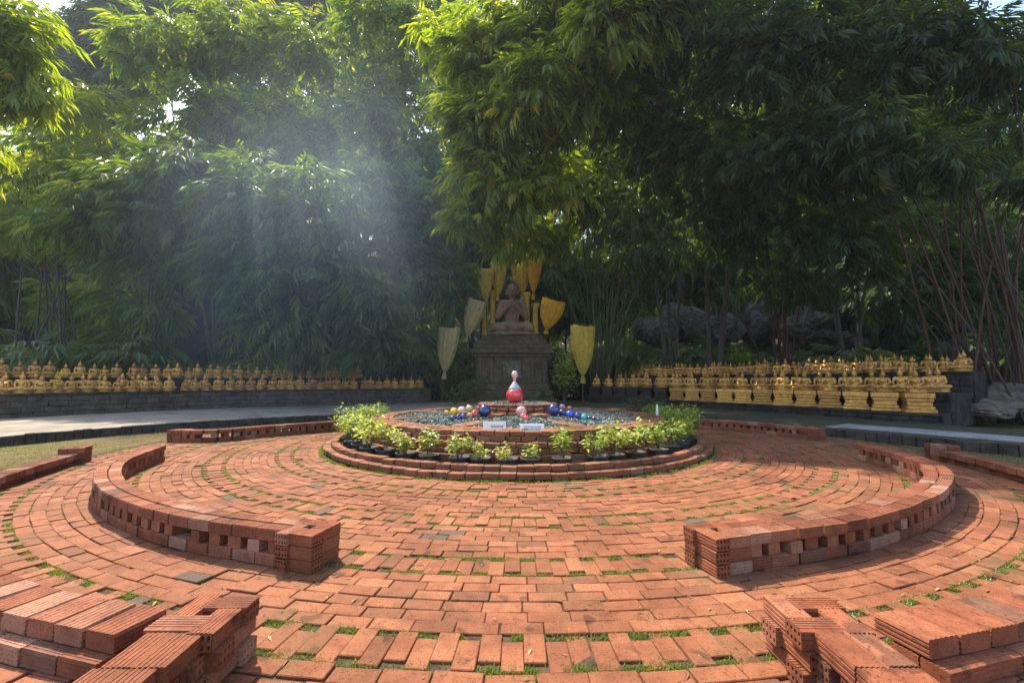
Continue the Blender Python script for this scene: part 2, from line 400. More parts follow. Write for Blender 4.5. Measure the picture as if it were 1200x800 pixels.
for _ in range(2600):                         # odd tufts in joints
    rad = 4.5 + 5.2 * math.sqrt(rng.random()); t = rng.normal(0, 1.0)
    m = rng.integers(3, 16); j = 4.5 + round((rad - 4.5) / .131) * .131
    rr = j + rng.normal(0, .009, m); tt = t + rng.normal(0, .06, m) / rad
    pts.append(np.stack([CX + rr * np.sin(tt), CY - rr * np.cos(tt), np.full(m, -.015)], -1))
blades(gr, np.concatenate(pts), .022, .009, .45, .8)
tag(gr.build('joint_grass', M['grass']), 'short green grass growing in the gaps between paving bricks', 'grass', kind='stuff')
g2 = MB(); pts = []
def scatter(n, px0, px1, py0, py1, fn=None):
    out = []
    while len(out) < n:
        p = G(rng.uniform(px0, px1), rng.uniform(py0, py1), -.03)
        rr = math.hypot(p[0] - CX, p[1] - CY)
        if rr < 8.75 and not (fn and fn(p, rr)): continue
        out.append(p)
    return np.array(out)
back = lambda p, rr: (p[1] > 8 and rr > 6.0)
A0 = scatter(500, 0, 430, 490, 560, back); A1 = scatter(160, 830, 1200, 505, 580, back)
for A in (A0, A1):
    for p in A:
        m = rng.integers(8, 22); pts.append(np.stack([p[0] + rng.normal(0, .10, m), p[1] + rng.normal(0, .10, m), np.full(m, -.03)], -1))
for _ in range(520):                         # along the planter foot
    t = rng.uniform(-1.5, 1.5); m = rng.integers(4, 14); rr = 4.50 + abs(rng.normal(0, .035)) ; tt = t + rng.normal(0, .05, m) / rr
    pts.append(np.stack([CX + (rr + rng.normal(0, .015, m)) * np.sin(tt), CY - rr * np.cos(tt), np.full(m, -.01)], -1))
blades(g2, np.concatenate(pts), .05, .010, .45, .6)
tag(g2.build('rough_grass', M['grass']), 'sparse yellowish grass on dry soil beside the paving', 'grass', kind='stuff')

# ------------------------------------------------------------------ ribbed hollow bricks and low ring walls
BLEN, BW, BH = .255, .128, .095
def ribbed(L=BLEN, W=BW, H=BH, holes=False):
    prof = []
    def edge(a, b, n, nrm):
        a, b = np.array(a), np.array(b); d = b - a; out = []
        g = .0035; wv = .006 / np.hypot(*d)
        out.append(a)
        for k in range(n):
            c = (k + .7) / (n + .4)
            out += [a + d * (c - wv), a + d * (c - wv * .6) + np.array(nrm) * -g, a + d * (c + wv * .6) + np.array(nrm) * -g, a + d * (c + wv)]
        return out
    w, h = W / 2, H / 2; c = .006
    prof += edge((-w + c, -h), (w - c, -h), 0, (0, -1)) + edge((w, -h + c), (w, h - c), 3, (1, 0)) + edge((w - c, h), (-w + c, h), 5, (0, 1)) + edge((-w, h - c), (-w, -h + c), 3, (-1, 0))
    prof.insert(1, np.array((w - c, -h)));
    k = len(prof); V = [(-L / 2, p[0], p[1]) for p in prof] + [(L / 2, p[0], p[1]) for p in prof]
    F = [(i, (i + 1) % k, k + (i + 1) % k, k + i) for i in range(k)]
    if not holes:
        F += [tuple(range(k))[::-1], tuple(range(k, 2 * k))]
    else:
        V = list(V); nx, nz = 4, 2; m = .004
        for sx in (-1, 1):
            x = sx * L / 2; cw, ch = (W - 2 * m) / nx, (H - 2 * m) / nz
            for i in range(nx):
                for j in range(nz):
                    y0, z0 = -w + m + i * cw, -h + m + j * ch; e = .26
                    o = len(V)
                    out = [(y0, z0), (y0 + cw, z0), (y0 + cw, z0 + ch), (y0, z0 + ch)]
                    inn = [(y0 + cw * e, z0 + ch * e), (y0 + cw * (1 - e), z0 + ch * e), (y0 + cw * (1 - e), z0 + ch * (1 - e)), (y0 + cw * e, z0 + ch * (1 - e))]
                    V += [(x, *p) for p in out] + [(x, *p) for p in inn] + [(x - sx * .07, *p) for p in inn]
                    for q in range(4):
                        a, b = q, (q + 1) % 4
                        f1 = (o + a, o + b, o + 4 + b, o + 4 + a); f2 = (o + 4 + a, o + 4 + b, o + 8 + b, o + 8 + a)
                        F += [f1, f2] if sx > 0 else [f1[::-1], f2[::-1]]
                    f3 = (o + 8, o + 9, o + 10, o + 11); F.append(f3 if sx > 0 else f3[::-1])
    return np.array(V, float), F
RB, RBH = ribbed(), ribbed(holes=True)
def put(mb, tpl, items):
    """items: (x, y, zc, yaw, sx, sy, sz)"""
    A = np.array(items, float); n = len(A)
    m = eul(A[:, 3] + rng.normal(0, .02, n), rng.normal(0, .006, n), rng.normal(0, .006, n)) * A[:, None, 4:7]
    pos = A[:, :3] + rng.normal(0, .003, (n, 3)) * np.array([1, 1, .4])
    t = np.clip(rng.beta(1.3, 1.5, n), .06, 1); t[rng.random(n) < .035] = 0.01
    mb.inst(tpl, m, pos, t)
TP = .0                                      # ring walls stand on the pavers
def arc_wall(pts, name, label, courses=3, pier0=None, pier1=None, thick=.268):
    """pts: polar (r, th) polyline of the wall's centre line"""
    q = spline([pol(a, b)[:2] for a, b in pts], 400)
    q = np.array(q); s = np.concatenate([[0], np.cumsum(np.hypot(*np.diff(q, axis=0).T))]); Ltot = s[-1]
    def at(u):
        x = np.interp(u, s, q[:, 0]); y = np.interp(u, s, q[:, 1])
        x2 = np.interp(u + .05, s, q[:, 0]); y2 = np.interp(u + .05, s, q[:, 1]); x1 = np.interp(u - .05, s, q[:, 0]); y1 = np.interp(u - .05, s, q[:, 1])
        return x, y, np.arctan2(y2 - y1, x2 - x1)
    root = empty(name, (q[200][0], q[200][1], 0)); off = np.array([q[200][0], q[200][1], 0])
    p0, p1 = (.30 if pier0 else 0), (.30 if pier1 else 0)
    step = BLEN + .006
    body = MB(); it = []
    n = int((Ltot - p0 - p1) / step); a0 = p0 + .01
    real = (Ltot - p0 - p1) / n; sx = (real - .008) / BLEN
    half = thick / 2 - BW / 2
    for k in range(n):
        u = a0 + (k + .5) * real; x, y, w = at(u); nx, ny = -math.sin(w), math.cos(w)
        for sg in (-1, 1):                   # bottom course: two leaves of stretchers
            rad_ = np.array([x - CX, y - CY]); rad_ = rad_ / np.hypot(*rad_) * (.075 if courses == 2 else 0)
            it.append((x + nx * half * sg + rad_[0], y + ny * half * sg + rad_[1], BH / 2 + TP, w, sx, 1, 1))
    if courses == 3:
        m = int((Ltot - p0 - p1) / (.205)); rm = (Ltot - p0 - p1) / m
        for k in range(m):                   # open middle course: bricks across the wall with gaps between
            u = a0 + (k + .5) * rm; x, y, w = at(u)
            if rng.random() < .05: continue
            it.append((x + rng.normal(0, .008), y + rng.normal(0, .008), BH * 1.5 + .003 + TP, w + PI / 2 + rng.normal(0, .05), thick / BLEN * .92, rng.uniform(.9, 1.12), 1))
    put(body, RB, it); o = body.build('open_course', M['wallbrick'], root); o.location = -Vector(off)
    top = MB(); it = []; z = BH * (courses - .5) + .006 + TP
    if courses == 3:
        for sg in (-1, 1):
            ph = rng.random() * .5
            for k in range(n):
                u = a0 + (k + .5) * real; x, y, w = at(u); nx, ny = -math.sin(w), math.cos(w)
                it.append((x + nx * half * sg, y + ny * half * sg, z, w, sx * .985, 1.03, 1))
    else:
        m = int((Ltot - p0 - p1) / .215); rm = (Ltot - p0 - p1) / m
        for k in range(m):
            u = a0 + (k + .5) * rm; x, y, w = at(u)
            it.append((x, y, z, w + PI / 2, 1.02, (rm - .008) / BW, 1))
    put(top, RB, it); o = top.build('coping', M['wallbrick'], root); o.location = -Vector(off)
    for pr, u in ((pier0, .17), (pier1, Ltot - .17)):
        if not pr: continue
        x, y, w = at(u); pb = MB(); it = []
        for c in range(3):
            zz = BH * (c + .5) + .003 * c + TP; yw = w + (PI / 2 if c % 2 else 0)
            ax, ay = math.cos(yw), math.sin(yw); e = .095
            # pinwheel of four bricks round a small well
            for k2 in range(4):
                an = yw + k2 * PI / 2; cx = x + math.cos(an) * .10 - math.sin(an) * .058 * 1; cy = y + math.sin(an) * .10 + math.cos(an) * .058
                it.append((cx, cy, zz + .002, an + PI / 2, 1, 1, 1))
        put(pb, RBH, it); o = pb.build('pier', M['wallbrick'], root); o.location = -Vector(off)
    return tag(root, label, 'brick wall', 'low brick walls round the plaza')
def polp(px, py):
    p = G(px, py); return (math.hypot(p[0] - CX, p[1] - CY), math.atan2(p[0] - CX, -(p[1] - CY)))
d = R
arc_wall([(7.55, d(-12.6)), (7.55, d(-26)), (7.55, d(-40)), (7.5, d(-54)), (7.3, d(-67))], 'brick_ring_wall', 'low curved openwork brick wall left of the planter, a holed brick pier at its front end', 3, True, False)
arc_wall([(7.55, d(10.4)), (7.55, d(24)), (7.55, d(40)), (7.5, d(54)), (7.1, d(68))], 'brick_ring_wall', 'low curved openwork brick wall right of the planter, part of it in tree shade', 3, True, False)
arc_wall([polp(203, 517), polp(252, 517), polp(320, 510.5), polp(392, 504.5), (5.9, d(-122))], 'brick_ring_wall', 'far low brick wall along the dry grass beside the concrete path', 3, True, False)
arc_wall([(5.9, d(124)), polp(810, 501), polp(870, 505), polp(920, 510.5), polp(962, 516)], 'brick_ring_wall', 'far low brick wall in shade between shrubs and dark plinth', 3, False, True)
# outer ring: stepped walls with the entrance cheeks
arc_wall([(8.80, d(-14.0)), (8.82, d(-24)), (8.82, d(-40)), (8.82, d(-52)), polp(93, 541)], 'brick_outer_wall', 'two course stepped brick wall curving from the lower left entrance block', 2, False, True)
arc_wall([(8.80, d(12.6)), (8.82, d(24)), (8.82, d(40)), (8.75, d(56)), (8.4, d(72))], 'brick_outer_wall', 'two course stepped brick wall curving from the lower right entrance block', 2, False, True)
def step_course(th0, th1, r, nm, label):
    mb = MB(); n = int((th1 - th0) * r / .235); it = []
    for k in range(n):
        t = th0 + (k + .5) * (th1 - th0) / n; p = pol(r, t)
        it.append((p[0], p[1], BH / 2, t + PI / 2 * 0, .9, 1, .96))
    put(mb, RB, it); return mb
def cheek(sgn, x_in, label):
    """straight wall running from the outer ring toward the viewer, with a taller block at its head"""
    xc = x_in + sgn * .142; y0, y1 = -1.2, 2.20
    root = empty('entrance_wall', (xc, 2.3, 0)); off = Vector((xc, 2.3, 0))
    a, b, pb = MB(), MB(), MB(); it = []; top = []
    n = int((y1 - y0) / .262)
    for k in range(n):
        y = y1 - (k + .5) * .262
        xx = xc + sgn * (y1 - y) * (.05 if sgn < 0 else .0)
        for c in range(2):
            for q in (-1, 1):
                if c == 1:
                    it.append((xx, y + q * .085, BH * 1.5 + .003, 0, 1.08, .98, 1))
                else: it.append((xx + q * .073, y, BH * .5, PI / 2, 1, 1.08, 1))
        for q in (-1, 1):
            top.append((xx + q * .072, y, BH * 2.5 + .006, PI / 2 + (.04 if sgn < 0 else 0), .99, 1.07, 1))
    put(a, RBH, it); put(b, RB, top)
    it = []
    for c in range(3):
        for k2 in range(4):
            an = k2 * PI / 2 + (c % 2) * PI / 2; s_ = 1 if c % 2 else -1
            cx = xc - sgn * .01 + math.cos(an) * .10 - s_ * math.sin(an) * .06; cy = 2.365 + math.sin(an) * .10 + s_ * math.cos(an) * .06
            it.append((cx, cy, BH * (c + .5) + .003 * c + .004, an + PI / 2, 1, 1, 1))
    # loose bricks on top
    put(pb, RBH, it)
    for mb, nm in ((a, 'openwork_body'), (b, 'coping'), (pb, 'pier')):
        o = mb.build(nm, M['wallbrick'], root); o.location = -off
    return tag(root, label, 'brick wall', 'low brick walls round the plaza')
cheek(-1, -1.47, 'short straight ribbed brick wall at the lower left corner, running toward the viewer')
cheek(1, 1.45, 'short straight ribbed brick wall at the lower right, with dark brick side faces')

# ------------------------------------------------------------------ central planter
pl = empty('round_planter', (CX, CY, 0)); OFF = Vector((CX, CY, 0))
OB = chamfer_box(.25, .13, .09, .009)
def ringcourse(mb, r, z, w=.14, L=.25, tpl=OB, th0=-PI, th1=PI, radial=False, h=1.0, jit=1.0):
    step = (L + .008) if not radial else w
    n = max(1, int(round((th1 - th0) * r / step))); st = (th1 - th0) / n; th = th0 + (np.arange(n) + .5 + rng.random() * .4 * (th1 - th0 > 6)) * st
    rr = r + rng.normal(0, .010 * jit, n)
    pos = np.stack([rr * np.sin(th), -rr * np.cos(th), z + rng.normal(0, .005 * jit, n)], -1)
    m = eul(th + (PI / 2 if radial else 0) + rng.normal(0, .035 * jit, n), rng.normal(0, .02 * jit, n), rng.normal(0, .015 * jit, n))
    sc = np.stack([np.full(n, (L if radial else st * r - .008) / .25), np.full(n, (st * r - .008 if radial else w) / .13), np.full(n, h)], -1)
    mb.inst(tpl, m * sc[:, None, :], pos, np.clip(rng.beta(2, 2, n), 0, 1))
k1 = MB(); ringcourse(k1, 4.38, .065, .16, .25); ringcourse(k1, 4.22, .065, .15, .25)
k1.build('lower_kerb', M['oldbrick'], pl)
k2_ = MB(); ringcourse(k2_, 4.24, .155, .15, .25); k2_.build('upper_kerb', M['oldbrick'], pl)
tr = MB(); tr.lathe([(4.2, -.02), (4.2, .07), (3.6, .07), (3.6, -.02)], 72); tr.build('soil_bed', M['soil'], pl)
st_ = MB()
for i, (r_, z_) in enumerate(((3.68, .12), (3.68, .215), (3.58, .31), (3.58, .40), (3.46, .49), (3.44, .58))):
    ringcourse(st_, r_, z_, .17, .25)
st_.build('stepped_wall', M['oldbrick'], pl)
core = MB(); core.lathe([(3.42, 0.0), (3.42, .55), (3.05, .57), (1.0, .667), (0, .667)], 72); core.build('gravel_core', M['soil'], pl)
rim = MB()
for r_ in (3.34, 3.22, 3.09): ringcourse(rim, r_, .585 + .006 * (r_ < 3.3), .125, .25)
rim.build('brick_rim', M['oldbrick'], pl)
for k in range(8):
    a = PI / 8 + k * PI / 4; sp = MB()
    for q in range(8):
        rr = 1.05 + q * .262
        for lane in (-1, 1):
            w = lane * .085
            lay = 2 if q < 2 else 1
            for l in range(lay):
                x = math.sin(a) * rr + math.cos(a) * w; y = -math.cos(a) * rr + math.sin(a) * w
                m = eul(np.array([a + PI / 2 + rng.normal(0, .05)]), np.array([rng.normal(0, .03)]), np.array([rng.normal(0, .03)])) * np.array([1.0, 1.2, 1.0])
                sp.inst(OB, m, np.array([[x, y, .60 + .09 * l]]), [rng.random()])
    sp.build('brick_spoke', M['oldbrick'], pl)
md = MB()
ringcourse(md, 1.10, .62, .25, .25, radial=False); ringcourse(md, .98, .71, .25, .25); ringcourse(md, .92, .80, .25, .25); ringcourse(md, .86, .885, .25, .25, h=.85)
md.lathe([(.82, .55), (.82, .895), (0, .895)], 40)
md.build('raised_centre', M['oldbrick'], pl)
# glass gravel: small chips, wedge beds and centre
CH = (np.array([(1, 0, 0), (-.5, .8, 0), (-.6, -.7, .1), (0, 0, .9), (.1, .1, -.6)]) * .5, [(0, 1, 3), (1, 2, 3), (2, 0, 3), (1, 0, 4), (2, 1, 4), (0, 2, 4)])
def chips(n, zc, rmin, rmax, th0, th1, size):
    mb = MB(); rr = np.sqrt(rng.uniform(rmin ** 2, rmax ** 2, n)); th = rng.uniform(th0, th1, n)
    pos = np.stack([rr * np.sin(th), -rr * np.cos(th), zc + (.05 * (3.05 - rr) if rmin > .5 else 0) + rng.uniform(-.012, .016, n)], -1)
    m = eul(rng.random(n) * 6.28, rng.normal(0, .5, n), rng.normal(0, .5, n)) * (size * rng.uniform(.6, 1.3, n))[:, None, None]
    mb.inst(CH, m, pos, rng.random(n)); return mb
for k in range(8):
    a = k * PI / 4
    o = chips(2600 if abs(((a + PI) % (2 * PI)) - PI) < 2 else 900, .585, 1.1, 3.02, a - .34, a + .34, .05).build('glass_gravel', M['gravel'], pl)
    o['kind'] = 'stuff'
o = chips(1500, .91, 0, .8, -PI, PI, .045).build('glass_gravel', M['gravel'], pl); o['kind'] = 'stuff'
tag(pl, 'round stepped brick planter with gravel wedges between brick spokes', 'planter')

# flask
fl = empty('glass_flask', (CX - .06, CY, .94))
m_red = glass_ball('red_liquid', (.62, .035, .03), .12); m_clear, nt, b = new_mat('clear_glass')
b.inputs['Base Color'].default_value = (.85, .83, .80, 1); b.inputs['Roughness'].default_value = .08; b.inputs['Transmission Weight'].default_value = .55
m_pink = glass_ball('pink_stopper', (.60, .36, .30), .12)
q = MB(); q.lathe([(0, 0), (.12, .0), (.17, .03), (.205, .09), (.222, .16), (.218, .22), (.195, .28), (.172, .315)], 28); q.build('red_filling', m_red, fl, True)
q = MB(); q.lathe([(.172, .316), (.14, .37), (.10, .43), (.065, .48), (.045, .51), (.0, .512)], 28); q.build('glass_shoulder', m_clear, fl, True)
q = MB(); q.lathe([(.0, .505), (.032, .51), (.036, .56), (.045, .60), (.075, .65), (.085, .70), (.07, .755), (.035, .785), (0, .79)], 20); q.build('stopper', m_pink, fl, True)
tag(fl, 'clear pear shaped flask of red liquid with a pink bulb stopper', 'flask')

# globes
GB = [(568, 481.6, 7.6, 'navy', (.012, .018, .10), 'largest dark navy glass ball, on the gravel left of the raised centre'),
 (556, 485.5, 5.0, 'red', (.35, .03, .03), 'dull red glass ball touching the big navy ball on its outer side'),
 (550.5, 487, 4.0, 'amber', (.42, .17, .02), 'amber glass ball next to the dull red ball'),
 (543, 488.3, 4.0, 'violet', (.035, .02, .12), 'dark violet ball beside the amber ball'),
 (537, 489, 3.8, 'indigo', (.02, .02, .14), 'indigo ball, middle of the three small dark ones by the amber ball'),
 (530.5, 490, 3.5, 'ink', (.012, .02, .06), 'smallest ink blue ball at the outer end of the left row'),
 (532, 482.0, 4.6, 'yellow', (.72, .38, .01), 'bright yellow glass ball in the rear left wedge'),
 (541, 480.6, 4.6, 'cream', (.62, .50, .33), 'cream glass ball beside the bright yellow one'),
 (550, 478.8, 4.2, 'sand', (.50, .32, .16), 'sandy beige ball at the inner end of the rear left row'),
 (523.5, 483.6, 3.2, 'orange', (.55, .22, .03), 'small orange ball at the outer end of the rear left row'),
 (611, 482.0, 6.4, 'pink', (.55, .27, .25), 'swirled pink glass ball at the top of the front gravel wedge'),
 (613.5, 488, 4.2, 'coral', (.55, .12, .08), 'coral ball just below the swirled pink ball'),
 (617, 490.3, 3.6, 'scarlet', (.52, .04, .03), 'small scarlet ball lowest in the front gravel wedge'),
 (649, 480.0, 7.0, 'blue', (.015, .025, .14), 'large deep blue ball right of the raised centre'),
 (659, 483.8, 4.6, 'night', (.01, .02, .09), 'midnight blue ball just right of the large deep blue one'),
 (668, 485.5, 5.0, 'cobalt', (.02, .05, .38), 'vivid cobalt blue ball in the right gravel wedge'),
 (677, 487.2, 4.2, 'navy_b', (.02, .02, .12), 'navy ball between the cobalt and the turquoise balls'),
 (684.5, 488.8, 3.8, 'teal', (.01, .27, .30), 'turquoise glass ball in the right gravel wedge'),
 (690.5, 490, 2.9, 'black', (.01, .012, .03), 'tiny black ball next to the turquoise one'),
 (696, 490.8, 2.9, 'black_b', (.012, .012, .04), 'tiny blue black ball between two other tiny dark balls'),
 (702, 491.8, 3.0, 'dusk', (.02, .02, .09), 'tiny dark blue ball at the outer end of the right row'),
 (659, 476.6, 3.6, 'mauve', (.38, .17, .18), 'mauve pink ball behind the deep blue balls'),
 (667.5, 478.6, 3.0, 'rose', (.42, .10, .09), 'rose red ball next to the mauve pink one, behind')]
for px, py, rp, nm, c, lab in GB:
    for dpt in np.arange(13.0, 7.5, -.02):   # slide along the gravel until the ball rests on it
        p = P(px, py, dpt); rad = rp / 505 * dpt; rr = math.hypot(p[0] - CX, p[1] - CY)
        z = p[2]
        if (rr > 1.24 + rad and z - rad >= .585 + .05 * (3.05 - rr) - .02): break
    q = MB(); pr = [(rad * math.sin(PI * i / 12), -rad * math.cos(PI * i / 12)) for i in range(13)]; pr[0] = (0, -rad); pr[-1] = (0, rad)
    q.lathe(pr, 20); o = q.build('glass_ball', glass_ball('glass_' + nm, c), None, True, (p[0], p[1], z))
    tag(o, lab, 'glass ball', 'glass balls on the gravel of the planter')

def sign(px0, px1, py0, py1, mat, ink, label, lines):
    dpt = 7.72; a = P(px0, py1, dpt); b_ = P(px1, py0, dpt); w, h = b_[0] - a[0], b_[2] - a[2]
    rt = empty('small_sign', ((a[0] + b_[0]) / 2, dpt, a[2])); rt.rotation_euler = (R(-14), 0, R(3))
    q = MB(); q.box((0, 0, h / 2), (w, .015, h), 0, .5, .003); q.build('board', mat, rt)
    q = MB()
    for (zr, hh, x0, x1) in lines:
        x = x0
        while x < x1:
            ww = random.uniform(.012, .03)
            q.box((w * (x - .5), -.0095, h * zr), (ww * w * .8, .003, h * hh * random.uniform(.6, 1.1)))
            x += ww + .012
    q.build('lettering', ink, rt)
    q = MB(); q.box((-w * .3, .02, -.03), (.02, .015, .25)); q.box((w * .3, .02, -.03), (.02, .015, .25)); q.build('stake', M['stem'], rt)
    return tag(rt, label, 'sign', 'small signs on the planter rim')
sign(566, 593, 493.5, 505.5, M['paper'], M['ink_r'], 'cream sign board with faint brown lettering on the planter rim', [(.5, .26, .36, .86)])
sign(609.5, 638, 496.2, 506, M['white'], M['ink_b'], 'white sign board with two lines of blue lettering', [(.62, .15, .16, .88), (.40, .13, .18, .86)])

# potted plants round the planter
def leaf_tpl(l=1.0, w=.42):
    return (np.array([(0, 0, 0), (w / 2, .45 * l, .05), (0, l, -.12), (-w / 2, .45 * l, .05), (0, .45 * l, 0)]), [(0, 1, 4), (1, 2, 4), (4, 2, 3), (0, 4, 3)])
LF = leaf_tpl()
def dirs_to_mats(D, roll, scale):
    """matrices whose +Y axis is D"""
    D = D / np.linalg.norm(D, axis=1, keepdims=True)
    up = np.tile(np.array([0, 0, 1.0]), (len(D), 1)); X = np.cross(D, up); bad = np.linalg.norm(X, axis=1) < 1e-3; X[bad] = (1, 0, 0)
    X /= np.linalg.norm(X, axis=1, keepdims=True); Z = np.cross(X, D)
    c, q = np.cos(roll)[:, None], np.sin(roll)[:, None]; X2 = X * c + Z * q; Z2 = np.cross(X2, D)
    return np.stack([X2, D, Z2], -1) * np.asarray(scale)[:, None, None]
def bushy(n, h, r, leaf, seed, tmu=.5, z0=.0, stems=6):
    g = np.random.default_rng(seed); mb, sm = MB(), MB(); P_, D_ = [], []
    for k in range(stems):
        a = g.random() * 6.28; tip = np.array([math.cos(a) * r * g.uniform(.3, 1), math.sin(a) * r * g.uniform(.3, 1), z0 + h * g.uniform(.55, 1)])
        base = np.array([math.cos(a) * .03, math.sin(a) * .03, z0]); mid = base * .5 + tip * .5 + np.array([0, 0, h * .1])
        sm.tube([base, mid, tip], [.008, .006, .003], 4)
        m = n // stems; t = g.uniform(.35, 1.05, m) ** .8
        pt = base + (tip - base) * t[:, None] + g.normal(0, r * .22, (m, 3)) * np.array([1, 1, .6])
        P_.append(pt); D_.append(np.stack([g.normal(0, 1, m) + math.cos(a) * .5, g.normal(0, 1, m) + math.sin(a) * .5, g.normal(.15, .5, m)], -1))
    P_, D_ = np.concatenate(P_), np.concatenate(D_); n = len(P_)
    mb.inst(LF, dirs_to_mats(D_, g.normal(0, .5, n), leaf * g.uniform(.6, 1.3, n)), P_, np.clip(g.normal(tmu, .28, n), 0, 1))
    return mb, sm
potm = MB(); potm.lathe([(.115, 0), (.150, .17), (.150, .19), (.172, .19), (.174, .225), (.158, .225), (.145, .18), (0, .178)], 20)
pot_me = potm.mesh('pot', M['pot'], True); so = MB(); so.lathe([(.148, .185), (.06, .20), (0, .20)], 14); soil_me = so.mesh('soil', M['soil'], True)
var = []
for sd_ in range(5):
    f, s2 = bushy(210, .38, .20, .078, 40 + sd_, .42 + .08 * sd_, .19); var.append((f.mesh('foliage', M['leaf_var']), s2.mesh('stem', M['stem'])))
big = []
for sd_ in range(2):
    f, s2 = bushy(460, .62, .36, .088, 60 + sd_, .3 + .1 * sd_, .19, 10); big.append((f.mesh('foliage', M['leaf_var']), s2.mesh('stem', M['stem'])))
angs = [-104, -97, -90, -83, -76, -69, -61, -53, -45, -38, -30, -23, -15.5, -8, -2.5, 3, 11, 18.5, 26, 33.5, 41, 48.5, 56, 64, 72, 80, 88, 97, 106]
def ordn(i):
    w = ['first', 'second', 'third', 'fourth', 'fifth', 'sixth', 'seventh', 'eighth', 'ninth', 'tenth', 'eleventh', 'twelfth', 'thirteenth', 'fourteenth', 'fifteenth', 'sixteenth', 'seventeenth', 'eighteenth', 'nineteenth', 'twentieth']
    if i <= 20: return w[i - 1]
    t = {2: 'twenty', 3: 'thirty', 4: 'forty', 5: 'fifty', 6: 'sixty', 7: 'seventy'}[i // 10]
    return (t[:-1] + 'ieth') if i % 10 == 0 else t + '-' + w[i % 10 - 1]
desc_b = ['tall bushy yellow green', 'wide leafy green', 'dense pale leaved']
for i, a in enumerate(angs):
    isbig = a < -62 or a > 66
    p = pol(3.93 + rng.normal(0, .02), R(a + rng.normal(0, .8)), .03)
    rt = empty('potted_plant', p, rng.random() * 6.28)
    link('pot', pot_me, rt); link('soil', soil_me, rt)
    fm, sm = big[i % 2] if isbig else var[i % 5]
    sc = rng.uniform(.85, 1.1) if isbig else (.8 if abs(a + 4) < 10 else rng.uniform(1.0, 1.35))
    link('foliage', fm, rt, scale=sc); link('stem', sm, rt, scale=sc)
    kd = 'bushy' if isbig else 'small'
    if a <= 0: where = ordn(sum(1 for q_ in angs if a <= q_ <= 0)) + ' potted plant clockwise from the front middle'
    else: where = ordn(sum(1 for q_ in angs if 0 < q_ <= a)) + ' potted plant anticlockwise from the front middle'
    tag(rt, kd + ' variegated shrub in black pot, ' + where, 'potted plant', 'potted shrubs round the planter')
mk = MB(); mk.box((0, 0, .09), (.05, .012, .30), 0, .5, .003); o = mk.build('plant_marker', M['white'], None); o.location = pol(3.5, R(88), .64)
tag(o, 'narrow white marker stick standing in the planter rim', 'marker')

# ------------------------------------------------------------------ figures
def capsule(mb, a, b, ra, rb, seg=12):
    a, b = Vector(a), Vector(b); d = (b - a); L = max(d.length, 1e-4); d.normalize()
    u = d.cross(Vector((.31, .2, .93)) if abs(d.z) < .9 else Vector((1, 0, 0))).normalized(); w = d.cross(u)
    pr = [(ra * math.sin(t), -ra * math.cos(t)) for t in np.linspace(0.02, PI / 2, 5)] + [(rb * math.cos(t), L + rb * math.sin(t)) for t in np.linspace(0, PI / 2 - .02, 5)]
    V = []; F = []
    for r_, z in pr:
        for k in range(seg):
            t = 2 * PI * k / seg; V.append(tuple(a + d * z + u * (r_ * math.cos(t)) + w * (r_ * math.sin(t))))
    for i in range(len(pr) - 1):
        for k in range(seg): F.append((i * seg + k, i * seg + (k + 1) % seg, (i + 1) * seg + (k + 1) % seg, (i + 1) * seg + k))
    F += [tuple(range(seg))[::-1], tuple(range((len(pr) - 1) * seg, len(pr) * seg))]
    mb.raw(V, F)
def ell(mb, c, r, seg=14):
    V = []; F = []; n = 9
    for i in range(n):
        ph = -PI / 2 + .03 + (PI - .06) * i / (n - 1)
        for k in range(seg):
            t = 2 * PI * k / seg; V.append((c[0] + r[0] * math.cos(ph) * math.cos(t), c[1] + r[1] * math.cos(ph) * math.sin(t), c[2] + r[2] * math.sin(ph)))
    for i in range(n - 1):
        for k in range(seg): F.append((i * seg + k, i * seg + (k + 1) % seg, (i + 1) * seg + (k + 1) % seg, (i + 1) * seg + k))
    F += [tuple(range(seg))[::-1], tuple(range((n - 1) * seg, n * seg))]
    mb.raw(V, F)
def fuse(mb, name, mat, voxel, smooth=2):
    o = mb.build('tmp', None); md_ = o.modifiers.new('r', 'REMESH'); md_.mode = 'VOXEL'; md_.voxel_size = voxel; md_.use_smooth_shade = True
    s_ = o.modifiers.new('s', 'SMOOTH'); s_.iterations = smooth; s_.factor = .5
    dg = bpy.context.evaluated_depsgraph_get(); me = bpy.data.meshes.new_from_object(o.evaluated_get(dg)); me.name = name
    me.materials.clear(); me.materials.append(mat); bpy.data.objects.remove(o); return me
